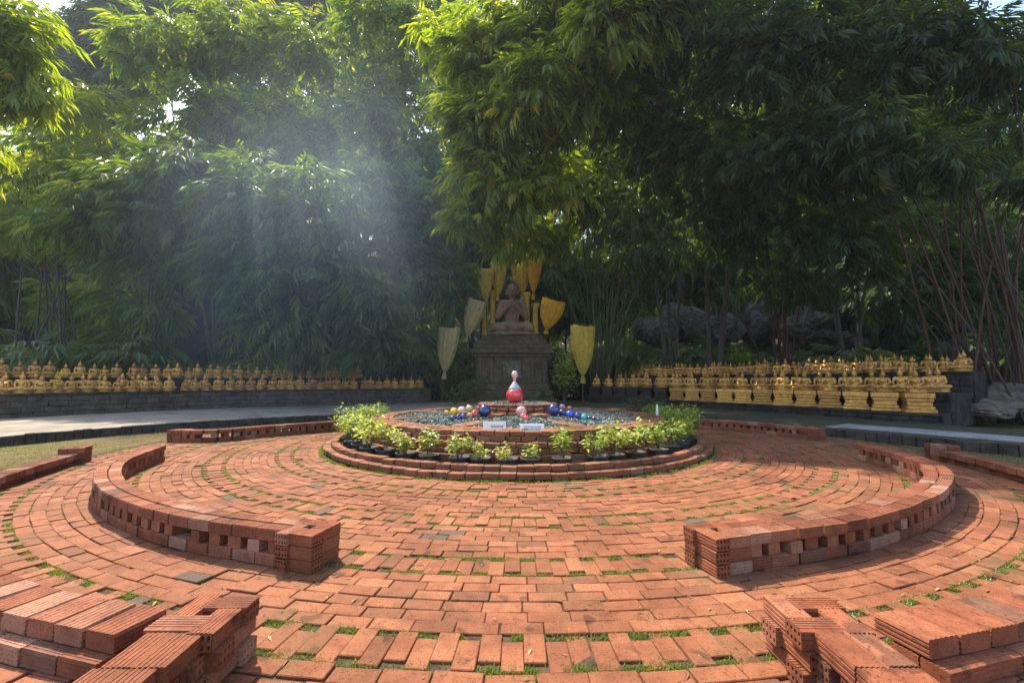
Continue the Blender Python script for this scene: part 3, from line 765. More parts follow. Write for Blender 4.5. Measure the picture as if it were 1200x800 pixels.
def seated(pose, flame=True):
    """unit seated figure facing -Y, 1.0 high"""
    m = MB()
    for s_ in (-1, 1):
        capsule(m, (s_ * .10, .05, .085), (s_ * .33, -.10, .075), .105, .08)
        capsule(m, (s_ * .33, -.10, .07), (-s_ * .08, -.21, .075 + .02 * s_), .075, .05)
        capsule(m, (-s_ * .08, -.21, .08 + .02 * s_), (-s_ * .20, -.19, .105 + .02 * s_), .045, .025)
    ell(m, (0, .03, .10), (.22, .16, .12))
    capsule(m, (0, .03, .18), (0, .02, .36), .135, .15); ell(m, (0, .02, .40), (.185, .115, .13))
    capsule(m, (-.15, .03, .46), (.15, .03, .46), .075, .075)
    capsule(m, (0, .02, .48), (0, .0, .60), .06, .055)
    hs = 1.0 if flame else 1.22
    ell(m, (0, -.01, .665), (.088 * hs, .098 * hs, .115)); ell(m, (0, -.045 * hs, .63), (.066 * hs, .07 * hs, .07))
    for s_ in (-1, 1):
        ell(m, (s_ * .092 * hs, .0, .645), (.018, .03, .07))
        ell(m, (s_ * .036, -.098 * hs, .675), (.024, .014, .009)); ell(m, (s_ * .038, -.094 * hs, .70), (.03, .018, .008))
    capsule(m, (0, -.098 * hs, .695), (0, -.118 * hs, .648), .011, .018, 8); ell(m, (0, -.103 * hs, .61), (.03, .016, .012))
    ell(m, (0, .012 * hs, .70), (.096 * hs, .09 * hs, .085)); ell(m, (0, .01, .785 if flame else .792), (.056, .056, .045 if flame else .034))
    if flame:
        capsule(m, (0, .01, .80), (0, .01, .86), .036, .03); capsule(m, (0, .01, .86), (0, .01, .975), .03, .008)
    else: pass
    for s_ in (-1, 1):
        if pose == 'teach':
            capsule(m, (s_ * .20, .02, .455), (s_ * .265, -.02, .26), .072, .058); capsule(m, (s_ * .265, -.02, .26), (s_ * .07, -.185, .40), .056, .034)
            ell(m, (s_ * .045, -.20, .425), (.034, .03, .05))
            for k in range(4): capsule(m, (s_ * .05, -.215, .43 + .012 * k), (-s_ * .012, -.23, .44 + .016 * k), .012, .009, 6)
            capsule(m, (s_ * .035, -.20, .45), (s_ * .01, -.215, .49), .013, .01, 6)
        elif pose == 'earth' and s_ == -1:
            capsule(m, (-.20, .02, .455), (-.265, -.01, .27), .068, .054); capsule(m, (-.265, -.01, .27), (-.24, -.17, .15), .05, .032); capsule(m, (-.24, -.17, .15), (-.235, -.215, .05), .03, .018)
        else:
            capsule(m, (s_ * .20, .02, .455), (s_ * .26, .0, .27), .068, .054); capsule(m, (s_ * .26, .0, .27), (s_ * .05, -.175, .175), .05, .034); capsule(m, (s_ * .05, -.175, .175), (-s_ * .06, -.19, .17), .032, .02)
    # robe edge over the left shoulder and sash end
    capsule(m, (.10, -.085, .50), (-.02, -.125, .30), .028, .02); capsule(m, (.10, -.09, .50), (.115, -.115, .24), .022, .018)
    return m

# small gilded statues
fig_me = fuse(seated('earth'), 'figure', M['gold'], .016, 1)
bs = MB(); bs.lathe([(.30, 0), (.33, .02), (.33, .045), (.27, .075), (.30, .105), (.335, .14), (.30, .165), (0, .165)], 24, lob=lambda a, z: .03 * math.cos(12 * a) if z > .03 else 0)
base_me = bs.mesh('lotus_base', M['gold'], True)
def statue(p, face, h, label, group):
    o = link('buddha_statue', fig_me, None, (p[0], p[1], p[2] + .165 * h * .9), face, h * .87)
    o.scale = (h * .87 * rng.uniform(.97, 1.03), h * .87, h * .87 * rng.uniform(.95, 1.04))
    c = bpy.data.objects.new('lotus_base', base_me); C.objects.link(c); c.parent = o; c.location = (0, .0, -.165); c.scale = (1.12, 1.0, 1.0)
    return tag(o, label, 'statue', group)
def face_to(p, q=(CX, CY)):                # yaw so that local -Y looks at q
    return math.atan2(q[1] - p[1], q[0] - p[0]) + PI / 2
def poly_at(pts, off=0.0):
    q = np.array(spline(pts, 300)); s_ = np.concatenate([[0], np.cumsum(np.hypot(*np.diff(q, axis=0).T))])
    dn = np.gradient(q, axis=0); dn /= np.linalg.norm(dn, axis=1, keepdims=True); nr = np.stack([-dn[:, 1], dn[:, 0]], -1)
    qq = q + nr * off
    s2 = np.concatenate([[0], np.cumsum(np.hypot(*np.diff(qq, axis=0).T))])
    return (lambda u: np.array([np.interp(u, s2, qq[:, 0]), np.interp(u, s2, qq[:, 1])])), s2[-1], (lambda u: np.array([np.interp(u, s2, nr[:, 0]), np.interp(u, s2, nr[:, 1])]))

# left plinth: dark block wall with a rear step
def block_wall(name, line, off0, off1, z0, z1, mats, label, course=.2, proud=.02):
    root = empty(name, (*line[len(line) // 2], 0)); o3 = Vector((*line[len(line) // 2], 0))
    at, L, nr = poly_at(line, off0); b = MB(); t = MB(); core_ = MB()
    nc = max(1, int(round((z1 - .07 - z0) / course))); ch = (z1 - .07 - z0) / nc
    for c in range(nc):
        u = -rng.random() * .4
        while u < L:
            w = rng.uniform(.35, .62); a_, b__ = at(max(u, 0)), at(min(u + w, L)); dd = b__ - a_; ln = np.hypot(*dd)
            if ln > .08:
                m = (a_ + b__) / 2; n_ = nr(u + w / 2)
                b.box((m[0] + n_[0] * .12 + rng.normal(0, .006), m[1] + n_[1] * .12, z0 + (c + .5) * ch), (ln - .012, .26, ch - .012), math.atan2(dd[1], dd[0]), rng.random(), .012)
            u += w
    u = 0
    dep = abs(off1 - off0)
    while u < L:
        w = 1.0; a_, b__ = at(u), at(min(u + w, L)); dd = b__ - a_; ln = np.hypot(*dd); m = (a_ + b__) / 2; n_ = nr(u + w / 2)
        if ln > .05:
            t.box((m[0] + n_[0] * (dep / 2 - .03), m[1] + n_[1] * (dep / 2 - .03), z1 - .035), (ln + .02, dep + .1, .07), math.atan2(dd[1], dd[0]), rng.random(), .008)
            core_.box((m[0] + n_[0] * (dep / 2 + .1), m[1] + n_[1] * (dep / 2 + .1), (z0 + z1) / 2 - .04), (ln, dep - .25, z1 - z0 - .02), math.atan2(dd[1], dd[0]), .5)
        u += w
    for mb_, nm, mt in ((b, 'block_face', mats[0]), (t, 'top_slab', mats[1]), (core_, 'fill', M['darkstone'])):
        o = mb_.build(nm, mt, root); o.location = -o3
    return tag(root, label, 'plinth')
LW = WALL_L[1:7]
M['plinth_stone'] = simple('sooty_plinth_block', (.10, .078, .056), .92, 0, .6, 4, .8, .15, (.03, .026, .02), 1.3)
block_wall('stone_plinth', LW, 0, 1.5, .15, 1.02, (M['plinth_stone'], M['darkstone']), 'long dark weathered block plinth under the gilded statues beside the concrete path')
block_wall('stone_step', LW, 1.52, 2.6, .4, 1.60, (M['darkstone'], M['darkstone']), 'raised dark stone step carrying the rear statue row by the concrete path')
at1, L1, n1 = poly_at(LW, .34); at2, L2, n2 = poly_at(LW, .92); at3, L3, n3 = poly_at(LW, 1.95)
def row(at, L, z, sp, h, skip, label, group, u0=.25, uend=None, jit=.05, fc=None):
    n = int(((uend or L) - u0) / sp)
    for k in range(n):
        u = u0 + (k + .5) * sp + rng.normal(0, jit)
        p = at(u); hh = h * rng.choice([1.0, 1.0, .9, 1.08])
        if rng.random() < skip: hh = h * .8
        statue((p[0], p[1], z), face_to(p, fc or (CX, 7)) + rng.normal(0, .05), hh, label(k, n), group)
def lab_row(txt, end_a, end_b):
    def f(k, n):
        if k < n / 2: return '%s, %s from %s' % (txt, ordn(k + 1), end_a)
        return '%s, %s from %s' % (txt, ordn(n - k), end_b)
    return f
row(at1, L1, 1.02, .44, .74, .1, lab_row('gilded statue in front row of the pathside plinth', 'the outer end', 'the altar end'), 'front row statues on the pathside plinth')
row(at2, L2, 1.02, .60, .76, .2, lab_row('gilded statue in middle row of the pathside plinth', 'the outer end', 'the altar end'), 'middle row statues on the pathside plinth', .45, L2 * .8)
row(at3, L3, 1.60, .42, .72, .1, lab_row('spired gilded statue on rear step behind pathside plinth', 'the outer end', 'the altar end'), 'rear row statues on the pathside step', .2, L3 * .83)
for px, py, lab in ((66, 452, 'yellow flower bunch low between front row gilded statues'), (73, 441, 'yellow flower bunch high between gilded statues')):
    q = MB(); n = 60; g = rng
    q.inst(LF, dirs_to_mats(g.normal(0, 1, (n, 3)), g.normal(0, .5, n), np.full(n, .09)), g.normal(0, .055, (n, 3)) + np.array([0, 0, .1]), g.random(n))
    p = P(px, py, 15.9); o = q.build('flower_bunch', M['flower'], None, False, tuple(p)); tag(o, lab, 'flowers')

# right side: plinth, rows of pedestals, upper terrace
RW = [(4.6, 26.4), (6.0, 24.6), (8.3, 21.2), (9.9, 18.4), (10.95, 16.3), (12.0, 13.7), (12.5, 12.75)]
RWr = RW
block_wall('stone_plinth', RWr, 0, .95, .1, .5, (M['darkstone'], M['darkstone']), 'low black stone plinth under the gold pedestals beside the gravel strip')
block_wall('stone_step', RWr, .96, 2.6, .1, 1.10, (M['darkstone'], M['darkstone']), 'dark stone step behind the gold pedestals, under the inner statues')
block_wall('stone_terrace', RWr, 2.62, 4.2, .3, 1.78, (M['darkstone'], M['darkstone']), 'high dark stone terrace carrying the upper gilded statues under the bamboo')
pat, PL, pn = poly_at(RWr, .45)
def pedestal_mesh(mat):
    q = MB()
    for z, h, w in ((.0, .10, .74), (.10, .10, .66), (.20, .14, .58), (.34, .10, .64), (.44, .16, .70)):
        q.box((0, 0, z + h / 2), (w, w, h - .004), 0, .5, .012)
    return q.mesh('pedestal', mat)
pg_me, pd_me = pedestal_mesh(M['gold']), pedestal_mesh(M['darkstone'])
ng = 12; us = [PL - .62 - i * .86 for i in range(ng)] ; us_d = [us[-1] - .9 - i * .92 for i in range(6)]
u_all = [(u, 'g') for u in us] + [(u, 'd') for u in us_d if u > .2]
NG = len(us); ND = len(u_all) - NG
for i, (u, kd) in enumerate(u_all):
    p = pat(u); f = math.atan2(-pn(u)[1], -pn(u)[0]) + PI / 2 + (.55 if kd == 'g' else .3)
    wh = (ordn(i + 1) + ' from the outer end') if kd == 'g' else (ordn(len(u_all) - i) + ' from the altar end')
    o = link('pedestal', pg_me if kd == 'g' else pd_me, None, (p[0], p[1], .502), f)
    tag(o, ('stepped gold pedestal on the low black plinth, ' if kd == 'g' else 'stepped black pedestal on the low black plinth, ') + wh, 'pedestal', ('gold' if kd == 'g' else 'black') + ' pedestals on the low plinth')
    statue((p[0], p[1], 1.104), f, .80, 'gilded seated statue on a %s pedestal, %s' % ('gold' if kd == 'g' else 'black', wh), 'statues on pedestals')
    n_ = pn(u)
    for j in (1, 2):
        if j == 2 and i % 3 == 2: continue
        q = p + n_ * (.35 + .62 * j)
        statue((q[0], q[1], 1.104), f + rng.normal(0, .06), .80 + .03 * j, 'gilded seated statue %s behind the %s pedestal %s' % ('directly' if j == 1 else 'two places', 'gold' if kd == 'g' else 'black', wh), 'statues behind the pedestals')
ua, UL, un = poly_at(RWr, 3.0); ub, UL2, un2 = poly_at(RWr, 3.6)
row(ua, UL, 1.78, .42, .66, .15, lab_row('small gilded statue in front row of upper terrace', 'the altar end', 'the outer end'), 'front row statues on the upper terrace', .3, None, .05, (2, 6))
row(ub, UL2, 1.78, .47, .74, .15, lab_row('gilded statue in back row of upper terrace', 'the altar end', 'the outer end'), 'back row statues on the upper terrace', .3, None, .05, (2, 6))

# ------------------------------------------------------------------ altar with the large seated statue
AX, AY = 0.0, 27.0
al = empty('statue_altar', (AX, AY, 0))
q = MB()
for w, dp, z0, z1 in ((5.2, 4.2, .0, .45), (4.7, 3.8, .45, .9), (4.35, 3.5, .9, 1.3)): q.box((0, 0, (z0 + z1) / 2), (w, dp, z1 - z0 - .004), 0, .5, .03)
q.build('plinth_steps', M['altar_stone'], al)
q = MB(); q.box((0, 0, 2.075), (4.2, 3.3, 1.55), 0, .5, .03)
for x in (-1.9, -1.2, 1.2, 1.9): q.box((x, -1.67, 2.05), (.22, .10, 1.46), 0, .5, .02)
q.build('altar_body', M['altar_stone'], al)
q = MB(); q.box((0, -1.70, 2.1), (1.05, .08, 1.0), 0, .5, .02); q.build('plaque', M['grey_stone'], al)
q = MB()
for w, dp, z0, z1 in ((4.5, 3.5, 2.85, 3.05), (4.9, 3.8, 3.05, 3.35), (4.6, 3.6, 3.35, 3.6), (4.1, 3.2, 3.6, 3.9), (3.7, 2.9, 3.9, 4.15)): q.box((0, 0, (z0 + z1) / 2), (w, dp, z1 - z0 - .004), 0, .5, .03)
q.build('cornice', M['altar_stone'], al)
tag(al, 'tall stepped dark stone altar under the large brown seated statue', 'altar')
bigfig = fuse(seated('teach', False), 'big_figure', M['statue_stone'], .0095, 1)
o = link('large_statue', bigfig, None, (AX, AY - .55, 4.38), 0.0, 4.0)
o.scale = (3.25, 3.4, 3.95)
tag(o, 'large brown seated statue with hands joined at its chest on the altar', 'statue')
hm = MB(); ell(hm, (0, .016, .705), (.121, .112, .088)); ell(hm, (0, .012, .795), (.059, .058, .036))
for i_ in range(150):                        # rows of small curls
    v_ = Vector((rng.normal(), rng.normal(), rng.normal())).normalized()
    if v_.z < -.05 or (v_.y < -.55 and v_.z < .55): continue
    ell(hm, (v_.x * .120, .016 + v_.y * .111, .705 + v_.z * .087), (.012, .012, .010), 6)
M['hair'] = simple('dark_curled_hair', (.07, .05, .035), .8, 0, .3, 8)
hr = fuse(hm, 'hair', M['hair'], .006, 0)
for v_ in hr.vertices:                       # hairline: keep the face clear
    if v_.co.y < -.06 and v_.co.z < .735: v_.co.y = -.06
link('hair', hr, o)
lb = MB(); lb.lathe([(.44, -.055), (.46, -.03), (.40, .0), (.43, .03)], 32, lob=lambda a, z: .03 * math.cos(16 * a)); lb.lathe([(.42, .02), (0, .03)], 32)
q = lb.build('lotus_seat', M['statue_stone'], o); q.scale = (1.0, .78, 1.0)

def swag(px, py0, py1, wpx, depth, mat, label, tilt=0.0, pole_to=None, tail=True):
    """pleated cloth gathered from a wide top hoop to a tied foot, on a pole"""
    a = P(px, py0, depth); b_ = P(px, py1, depth); H = a[2] - b_[2]; Rr = wpx / 505 * depth / 2
    rt = empty('cloth_swag', (a[0], depth, b_[2])); rt.rotation_euler = (0, tilt, 0)
    pr = []
    for i in range(15):
        t = i / 14; pr.append((Rr * (1 - .9 * max(0, (t - .02)) ** 2.7) * (1.0 if t < .97 else .9), H * (1 - t * .86)))
    if tail: pr += [(Rr * .10, H * .13), (Rr * .19, H * .07), (Rr * .24, 0)]
    m_ = MB(); ph = random.random() * 6
    m_.lathe(pr[::-1], 64, lob=lambda aa, z: (.075 * math.sin(11 * aa + ph + .6 * math.sin(z * 2.2)) + .04 * math.sin(23 * aa + 2.4 * z) + .05 * math.sin(3 * aa + ph)))
    V0 = m_.V[0]; zt = H * .8; up_ = V0[:, 2] > zt
    an_ = np.arctan2(V0[:, 1], V0[:, 0]); V0[up_, 2] -= (V0[up_, 2] - zt) / (H * .2) * H * .025 * (1 + np.cos(2 * an_[up_] + ph) + .4 * np.sin(9 * an_[up_]))
    me = m_.build('cloth', mat, rt, True); me.scale = (1, .55, 1)
    t_ = MB(); t_.tube([(0, 0, -.02), (0, 0, H * 1.02)], .035, 8); t_.tube([(-Rr, 0, H * 1.01), (Rr, 0, H * 1.01)], .02, 6)
    if b_[2] > (pole_to if pole_to is not None else -1):
        t_.tube([(0, 0, (pole_to or 0) - b_[2]), (0, 0, 0)], .04, 8)
    t_.build('pole', M['culm_b'], rt)
    return tag(rt, label, 'cloth banner', 'gathered gold cloths round the altar')
swag(682, 381, 449, 27, 24.5, M['goldcloth'], 'pleated gold cloth on a pole standing clear right of the altar', 0, .2)
swag(639, 350, 391, 26, 26.0, M['orangecloth'], 'orange gold cloth leaning outward beside the large statue', R(14), 3.3)
swag(624.5, 292, 351, 17, 26.2, M['orangecloth'], 'bright orange cloth hanging high beside the large statue', R(3), 3.3)
swag(612, 307, 351, 20, 26.8, M['goldcloth'], 'pale gold cloth just beside the large statue and its bright orange neighbour', R(-3), 3.5)
swag(583.5, 307, 352, 17, 26.4, M['goldcloth'], 'pale gold cloth nearest the large statue on its hazy side', R(2), 3.5)
swag(570, 314, 353, 18, 26.0, M['goldcloth'], 'pale gold cloth on the hazy side, outer of the pair by the statue', R(-2), 3.3)
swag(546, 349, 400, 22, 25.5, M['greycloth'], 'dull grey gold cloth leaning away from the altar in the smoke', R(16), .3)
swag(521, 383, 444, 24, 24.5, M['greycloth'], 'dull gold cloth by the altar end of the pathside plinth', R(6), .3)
def pillar(px, py0, py1, wpx, label):
    dpt = 26.7; a = P(px, py0, dpt); b_ = P(px, py1, dpt); h = a[2] - 3.8; w = wpx / 505 * dpt
    q = MB(); q.lathe([(w * .6, 0), (w * .6, .1), (w * .45, .16), (w * .42, h * .85), (w * .5, h * .88), (w * .65, h * .93), (w * .65, h)], 16)
    return tag(q.build('gold_pillar', M['goldcloth'], None, True, (a[0], dpt, 3.895 if False else b_[2])), label, 'pillar', 'short gold pillars beside the large statue')
pillar(568.5, 352, 393, 8, 'short gold pillar at the altar corner, under the outer pale cloth')
pillar(577.5, 352, 390, 7, 'short gold pillar close to the knee on the hazy side of the statue')
pillar(617.5, 356, 388, 7, 'short gold pillar behind the knee near the orange cloth')
pillar(627.5, 366, 391, 7, 'squat gold pillar at the altar corner under the leaning orange cloth')

# ------------------------------------------------------------------ trees and bamboo
def spray_tpl(seed, n=10):
    """drooping twig with long leaves; twig runs along +Y, unit length"""
    g = np.random.default_rng(seed); V = []; F = []
    def leaf(p, dirv, l, w, roll):
        m = dirs_to_mats(np.array([dirv]), np.array([roll]), np.array([1.0]))[0]
        loc = np.array([(0, 0, 0), (w / 2, l * .38, .018), (0, l, -.03 * l), (-w / 2, l * .38, .018)])
        o = len(V); V.extend(loc @ m.T + p); F.extend([(o, o + 1, o + 2), (o, o + 2, o + 3)])
    for k in range(n):
        t = (k + .6) / n; p = np.array([g.normal(0, .04), t * .7, -.22 * t * t])
        sd_ = (-1 if k % 2 else 1) * g.uniform(.3, 1.0) * (1.1 - .6 * t)
        dv = np.array([sd_ * .8, .5 + .5 * t, -.55 - .8 * t * g.uniform(.5, 1.4)])
        leaf(p, dv, g.uniform(.38, .62), g.uniform(.085, .118), g.normal(0, .5))
    return np.array(V), F
SPR = [spray_tpl(s_) for s_ in range(6)]
SZ = 1.2
def foliage(blobs, size, seed, tmu=.5, twig=True):
    """blobs: (centre, radii, n sprays). Lumpy shells of drooping sprays"""
    g = np.random.default_rng(seed); mb = MB()
    for c, r_, n in blobs:
        c, r_ = np.array(c), np.array(r_)
        k = max(5, int(n / 22)); D = g.normal(0, 1, (k, 3)); D[:, 2] = D[:, 2] * .9 + .15; D /= np.linalg.norm(D, axis=1, keepdims=True)
        sub = c + D * r_ * g.uniform(.35, .95, (k, 1)); lt = g.normal(0, .16, k)
        i = g.integers(0, k, n); dd = g.normal(0, 1, (n, 3)); dd /= np.linalg.norm(dd, axis=1, keepdims=True)
        rad = g.uniform(.5, 1.0, n) ** .5 * .42
        pos = sub[i] + dd * r_ * rad[:, None] * np.array([1, 1, .6])
        out = (pos - c) / r_; out[:, 2] *= .4; out += dd * .8 + g.normal(0, .25, (n, 3)); out[:, 2] = np.clip(out[:, 2], -1.2, .5) - .25
        S = size * SZ * g.uniform(.6, 1.4, n)
        tt = np.clip(tmu + lt[i] + g.normal(0, .14, n), 0, .93); tt[g.random(n) < .03] = 1.0
        which = g.integers(0, len(SPR), n); m = dirs_to_mats(out, g.normal(0, .5, n), S)
        for w in range(len(SPR)):
            q_ = which == w
            if q_.any(): mb.inst(SPR[w], m[q_], pos[q_], tt[q_])
    return mb
def B(px, py, depth, rw, rh, n):
    p = P(px, py, depth); return (p, (rw * depth / 505, max(rw, rh) * depth / 505 * .5, rh * depth / 505), n)
def gz(x, y): return float(max(-.03, hillz(np.array(x), np.array(y))))
DENS = 1.0
def clump(name, cat, label, base, blobs, leaf, size, seed, culms=9, crad=.05, cmat='culm_g', tmu=.5, spread=.8, group=None, extra=0, nodes=False, lean=None, foliage_name='foliage'):
    z0 = gz(*base); root = empty(name, (base[0], base[1], z0)); off = Vector((base[0], base[1], z0)); g = np.random.default_rng(seed + 500)
    if leaf == 'leaf_shade': size *= .86
    blobs = [(c, r_, int(n * DENS * (.78 if leaf == 'leaf_shade' else 1))) for c, r_, n in blobs]
    o = foliage(blobs, size, seed, tmu).build(foliage_name, M[leaf], root); o.location = -off
    for k in range(culms + extra):
        c, r_, _ = blobs[k % len(blobs)]
        b0 = np.array([base[0] + g.normal(0, spread * .45), base[1] + g.normal(0, spread * .45), z0 - .1])
        tip = np.array(c) + g.normal(0, .45, 3) * np.array(r_)
        if k >= culms and lean is not None: tip = np.array(lean(g))
        mid = np.array([b0[0] * .62 + tip[0] * .38, b0[1] * .62 + tip[1] * .38, z0 + (tip[2] - z0) * .68])
        pts = [b0 * (1 - t) ** 2 + 2 * mid * t * (1 - t) + tip * t * t for t in np.linspace(0, 1, 22 if nodes else 9)]
        rr = crad * g.uniform(.7, 1.25); rad = [rr * (1 - .75 * t) * (1.14 if nodes and i % 2 else 1) for i, t in enumerate(np.linspace(0, 1, len(pts)))]
        cm = MB(); cm.tube(pts, rad, 6); q = cm.build('culm' if cmat != 'bark' else 'trunk', M[cmat], root, True); q.location = -off
    return tag(root, label, cat, group)
def gx(px, depth): return ((px - 600) / FPX * depth, depth)
BAM = 'bamboo and trees round the plaza'
clump('bamboo_clump', 'bamboo', 'near bamboo hanging in at the upper left edge with glowing yellow green leaves', (-21.0, 15.0),
  [B(-30, 60, 14, 55, 70, 220), B(10, 60, 14.2, 40, 60, 220), B(30, 110, 14.4, 28, 30, 60), B(-50, 160, 14.5, 40, 50, 120), B(5, 10, 14.5, 40, 26, 80)], 'leaf_sunlit', .85, 1, 7, .05, tmu=.6)
clump('feathery_tree', 'tree', 'feathery yellow green tree with thin trunks at the far left', gx(75, 29),
  [B(95, 130, 28, 50, 35, 260), B(55, 190, 28, 75, 40, 380), B(125, 190, 28.5, 55, 35, 260), B(40, 260, 28, 70, 40, 300), B(120, 265, 29, 50, 40, 200), B(0, 230, 28, 60, 70, 260)], 'leaf_sunlit', .95, 2, 14, .075, 'bark', .5, 2.4, )
clump('bamboo_clump', 'bamboo', 'tall arching bamboo with a sunlit crest over the hazy left half', gx(255, 36),
  [B(190, 60, 33.5, 60, 55, 420), B(270, 40, 33.5, 70, 50, 480), B(350, 70, 33.5, 60, 60, 420), B(230, 130, 33.5, 70, 60, 400), B(320, 150, 33.5, 80, 60, 460), B(390, 160, 33.5, 50, 70, 300)], 'leaf_mid', 1.25, 3, 12, .07, tmu=.55, group=BAM)
clump('bamboo_clump', 'bamboo', 'rounded bamboo mound with silvery shining crest above the dark hollow', gx(170, 25.5),
  [B(150, 225, 22.5, 75, 38, 520), B(230, 200, 22.5, 60, 34, 380), B(110, 262, 22.5, 50, 36, 300), B(200, 255, 23, 80, 45, 420), B(255, 235, 23, 45, 45, 240), B(190, 320, 25, 70, 55, 260)], 'leaf_blue', .95, 4, 12, .06, tmu=.5)
clump('bamboo_clump', 'bamboo', 'weeping blue green bamboo trailing almost to the statues left of the altar', gx(350, 24.5),
  [B(310, 235, 21.5, 70, 45, 440), B(375, 250, 21.5, 70, 55, 460), B(290, 300, 21.5, 50, 50, 340), B(350, 330, 21.2, 75, 60, 560), B(410, 340, 21.5, 55, 55, 360), B(330, 385, 21.3, 60, 30, 220), B(420, 395, 21.8, 50, 25, 160)], 'leaf_blue', .95, 5, 12, .06, tmu=.55)
clump('bamboo_clump', 'bamboo', 'tall dense bamboo column with bright edges between the smoke and the altar', gx(465, 31),
  [B(440, 40, 30, 45, 70, 420), B(500, 60, 30, 45, 60, 380), B(455, 140, 30, 60, 60, 460), B(510, 180, 30, 45, 60, 340), B(440, 230, 26, 60, 60, 440), B(500, 270, 26, 50, 60, 380), B(455, 320, 25, 60, 60, 420), B(525, 345, 26, 28, 45, 160), B(480, 390, 25.5, 45, 28, 160)], 'leaf_blue', 1.0, 6, 12, .06, tmu=.6)
clump('bamboo_clump', 'bamboo', 'bright overhanging bamboo with glowing tips above the large statue', gx(700, 30),
  [B(590, 60, 18.5, 65, 55, 560), B(640, 30, 18, 70, 50, 520), B(555, 130, 19, 45, 45, 340), B(620, 130, 18.5, 65, 55, 540), B(575, 205, 19.5, 45, 45, 330), B(640, 210, 19.5, 50, 50, 360), B(555, 260, 20.5, 28, 34, 140), B(600, 275, 21.5, 35, 26, 160), B(660, 275, 22.5, 34, 34, 150), B(530, 30, 20, 36, 36, 200), B(640, -60, 18, 90, 60, 300), B(690, 90, 17.5, 55, 70, 620), B(645, 85, 16.6, 50, 60, 520), B(690, -30, 15.5, 70, 60, 420), B(735, 20, 14.2, 50, 40, 300)], 'leaf_sunlit', .85, 7, 4, .06, tmu=.5)
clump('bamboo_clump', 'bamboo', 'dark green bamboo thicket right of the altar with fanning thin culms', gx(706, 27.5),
  [B(720, 60, 18, 60, 70, 480), B(790, 50, 17, 80, 70, 620), B(740, 150, 18.5, 70, 65, 520), B(810, 160, 18, 75, 70, 560), B(720, 235, 20, 60, 55, 380), B(790, 250, 20, 80, 60, 480), B(850, 260, 19.5, 60, 55, 360), B(760, 310, 22, 60, 35, 220), B(780, -60, 17, 100, 60, 340), B(780, -10, 14, 70, 50, 380), B(760, -110, 15, 90, 50, 320)], 'leaf_shade', .85, 8, 16, .045, tmu=.5, spread=1.1, extra=12, lean=lambda g: P(g.uniform(680, 800), g.uniform(220, 290), 25))
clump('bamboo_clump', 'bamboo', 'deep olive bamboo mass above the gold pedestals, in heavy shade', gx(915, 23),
  [B(880, 70, 15.5, 70, 70, 540), B(950, 60, 14.5, 75, 70, 560), B(900, 170, 16, 75, 65, 520), B(970, 170, 15, 75, 65, 520), B(920, 260, 17, 75, 55, 420), B(990, 270, 16, 65, 50, 320), B(880, 315, 20, 60, 35, 200), B(930, -60, 15, 110, 60, 380)], 'leaf_shade', .78, 9, 10, .05, 'culm_b', tmu=.4)
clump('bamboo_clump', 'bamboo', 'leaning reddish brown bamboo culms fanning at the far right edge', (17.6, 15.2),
  [B(1060, 60, 13.5, 65, 65, 420), B(1130, 50, 13, 70, 60, 420), B(1190, 80, 12.5, 60, 80, 340), B(1060, 170, 14, 60, 55, 260), B(1120, 185, 12.5, 40, 40, 120), B(1195, 215, 12.5, 36, 40, 120), B(1110, -60, 13, 120, 60, 380), B(1020, 150, 13.5, 50, 60, 240), B(1120, 290, 19, 90, 60, 420), B(1010, 330, 20, 70, 50, 300), B(1095, 350, 18, 70, 40, 260), B(1160, 320, 18, 80, 60, 320), B(1190, 400, 17, 40, 40, 150), B(1060, 260, 18, 70, 60, 320), B(1170, 140, 17, 60, 80, 320)], 'leaf_shade', .72, 10, 20, .042, 'culm_b', tmu=.4, spread=1.6, extra=24, nodes=True, lean=lambda g: P(g.uniform(980, 1230), g.uniform(60, 330), g.uniform(13.5, 16.5)))
clump('broadleaf_tree', 'tree', 'single dark trunked tree before the pale rock right of the altar', gx(832, 25.5), [B(820, 250, 24, 60, 50, 260), B(860, 200, 24, 60, 60, 260)], 'leaf_shade', .8, 11, 2, .16, 'bark', tmu=.5, spread=.3)
clump('broadleaf_tree', 'tree', 'slim sunlit trunk by the mossy rocks behind the upper terrace', gx(921, 25), [B(930, 230, 24, 50, 50, 200), B(900, 290, 24, 30, 25, 80)], 'leaf_mid', .8, 12, 1, .13, 'bark', tmu=.6, spread=.2)
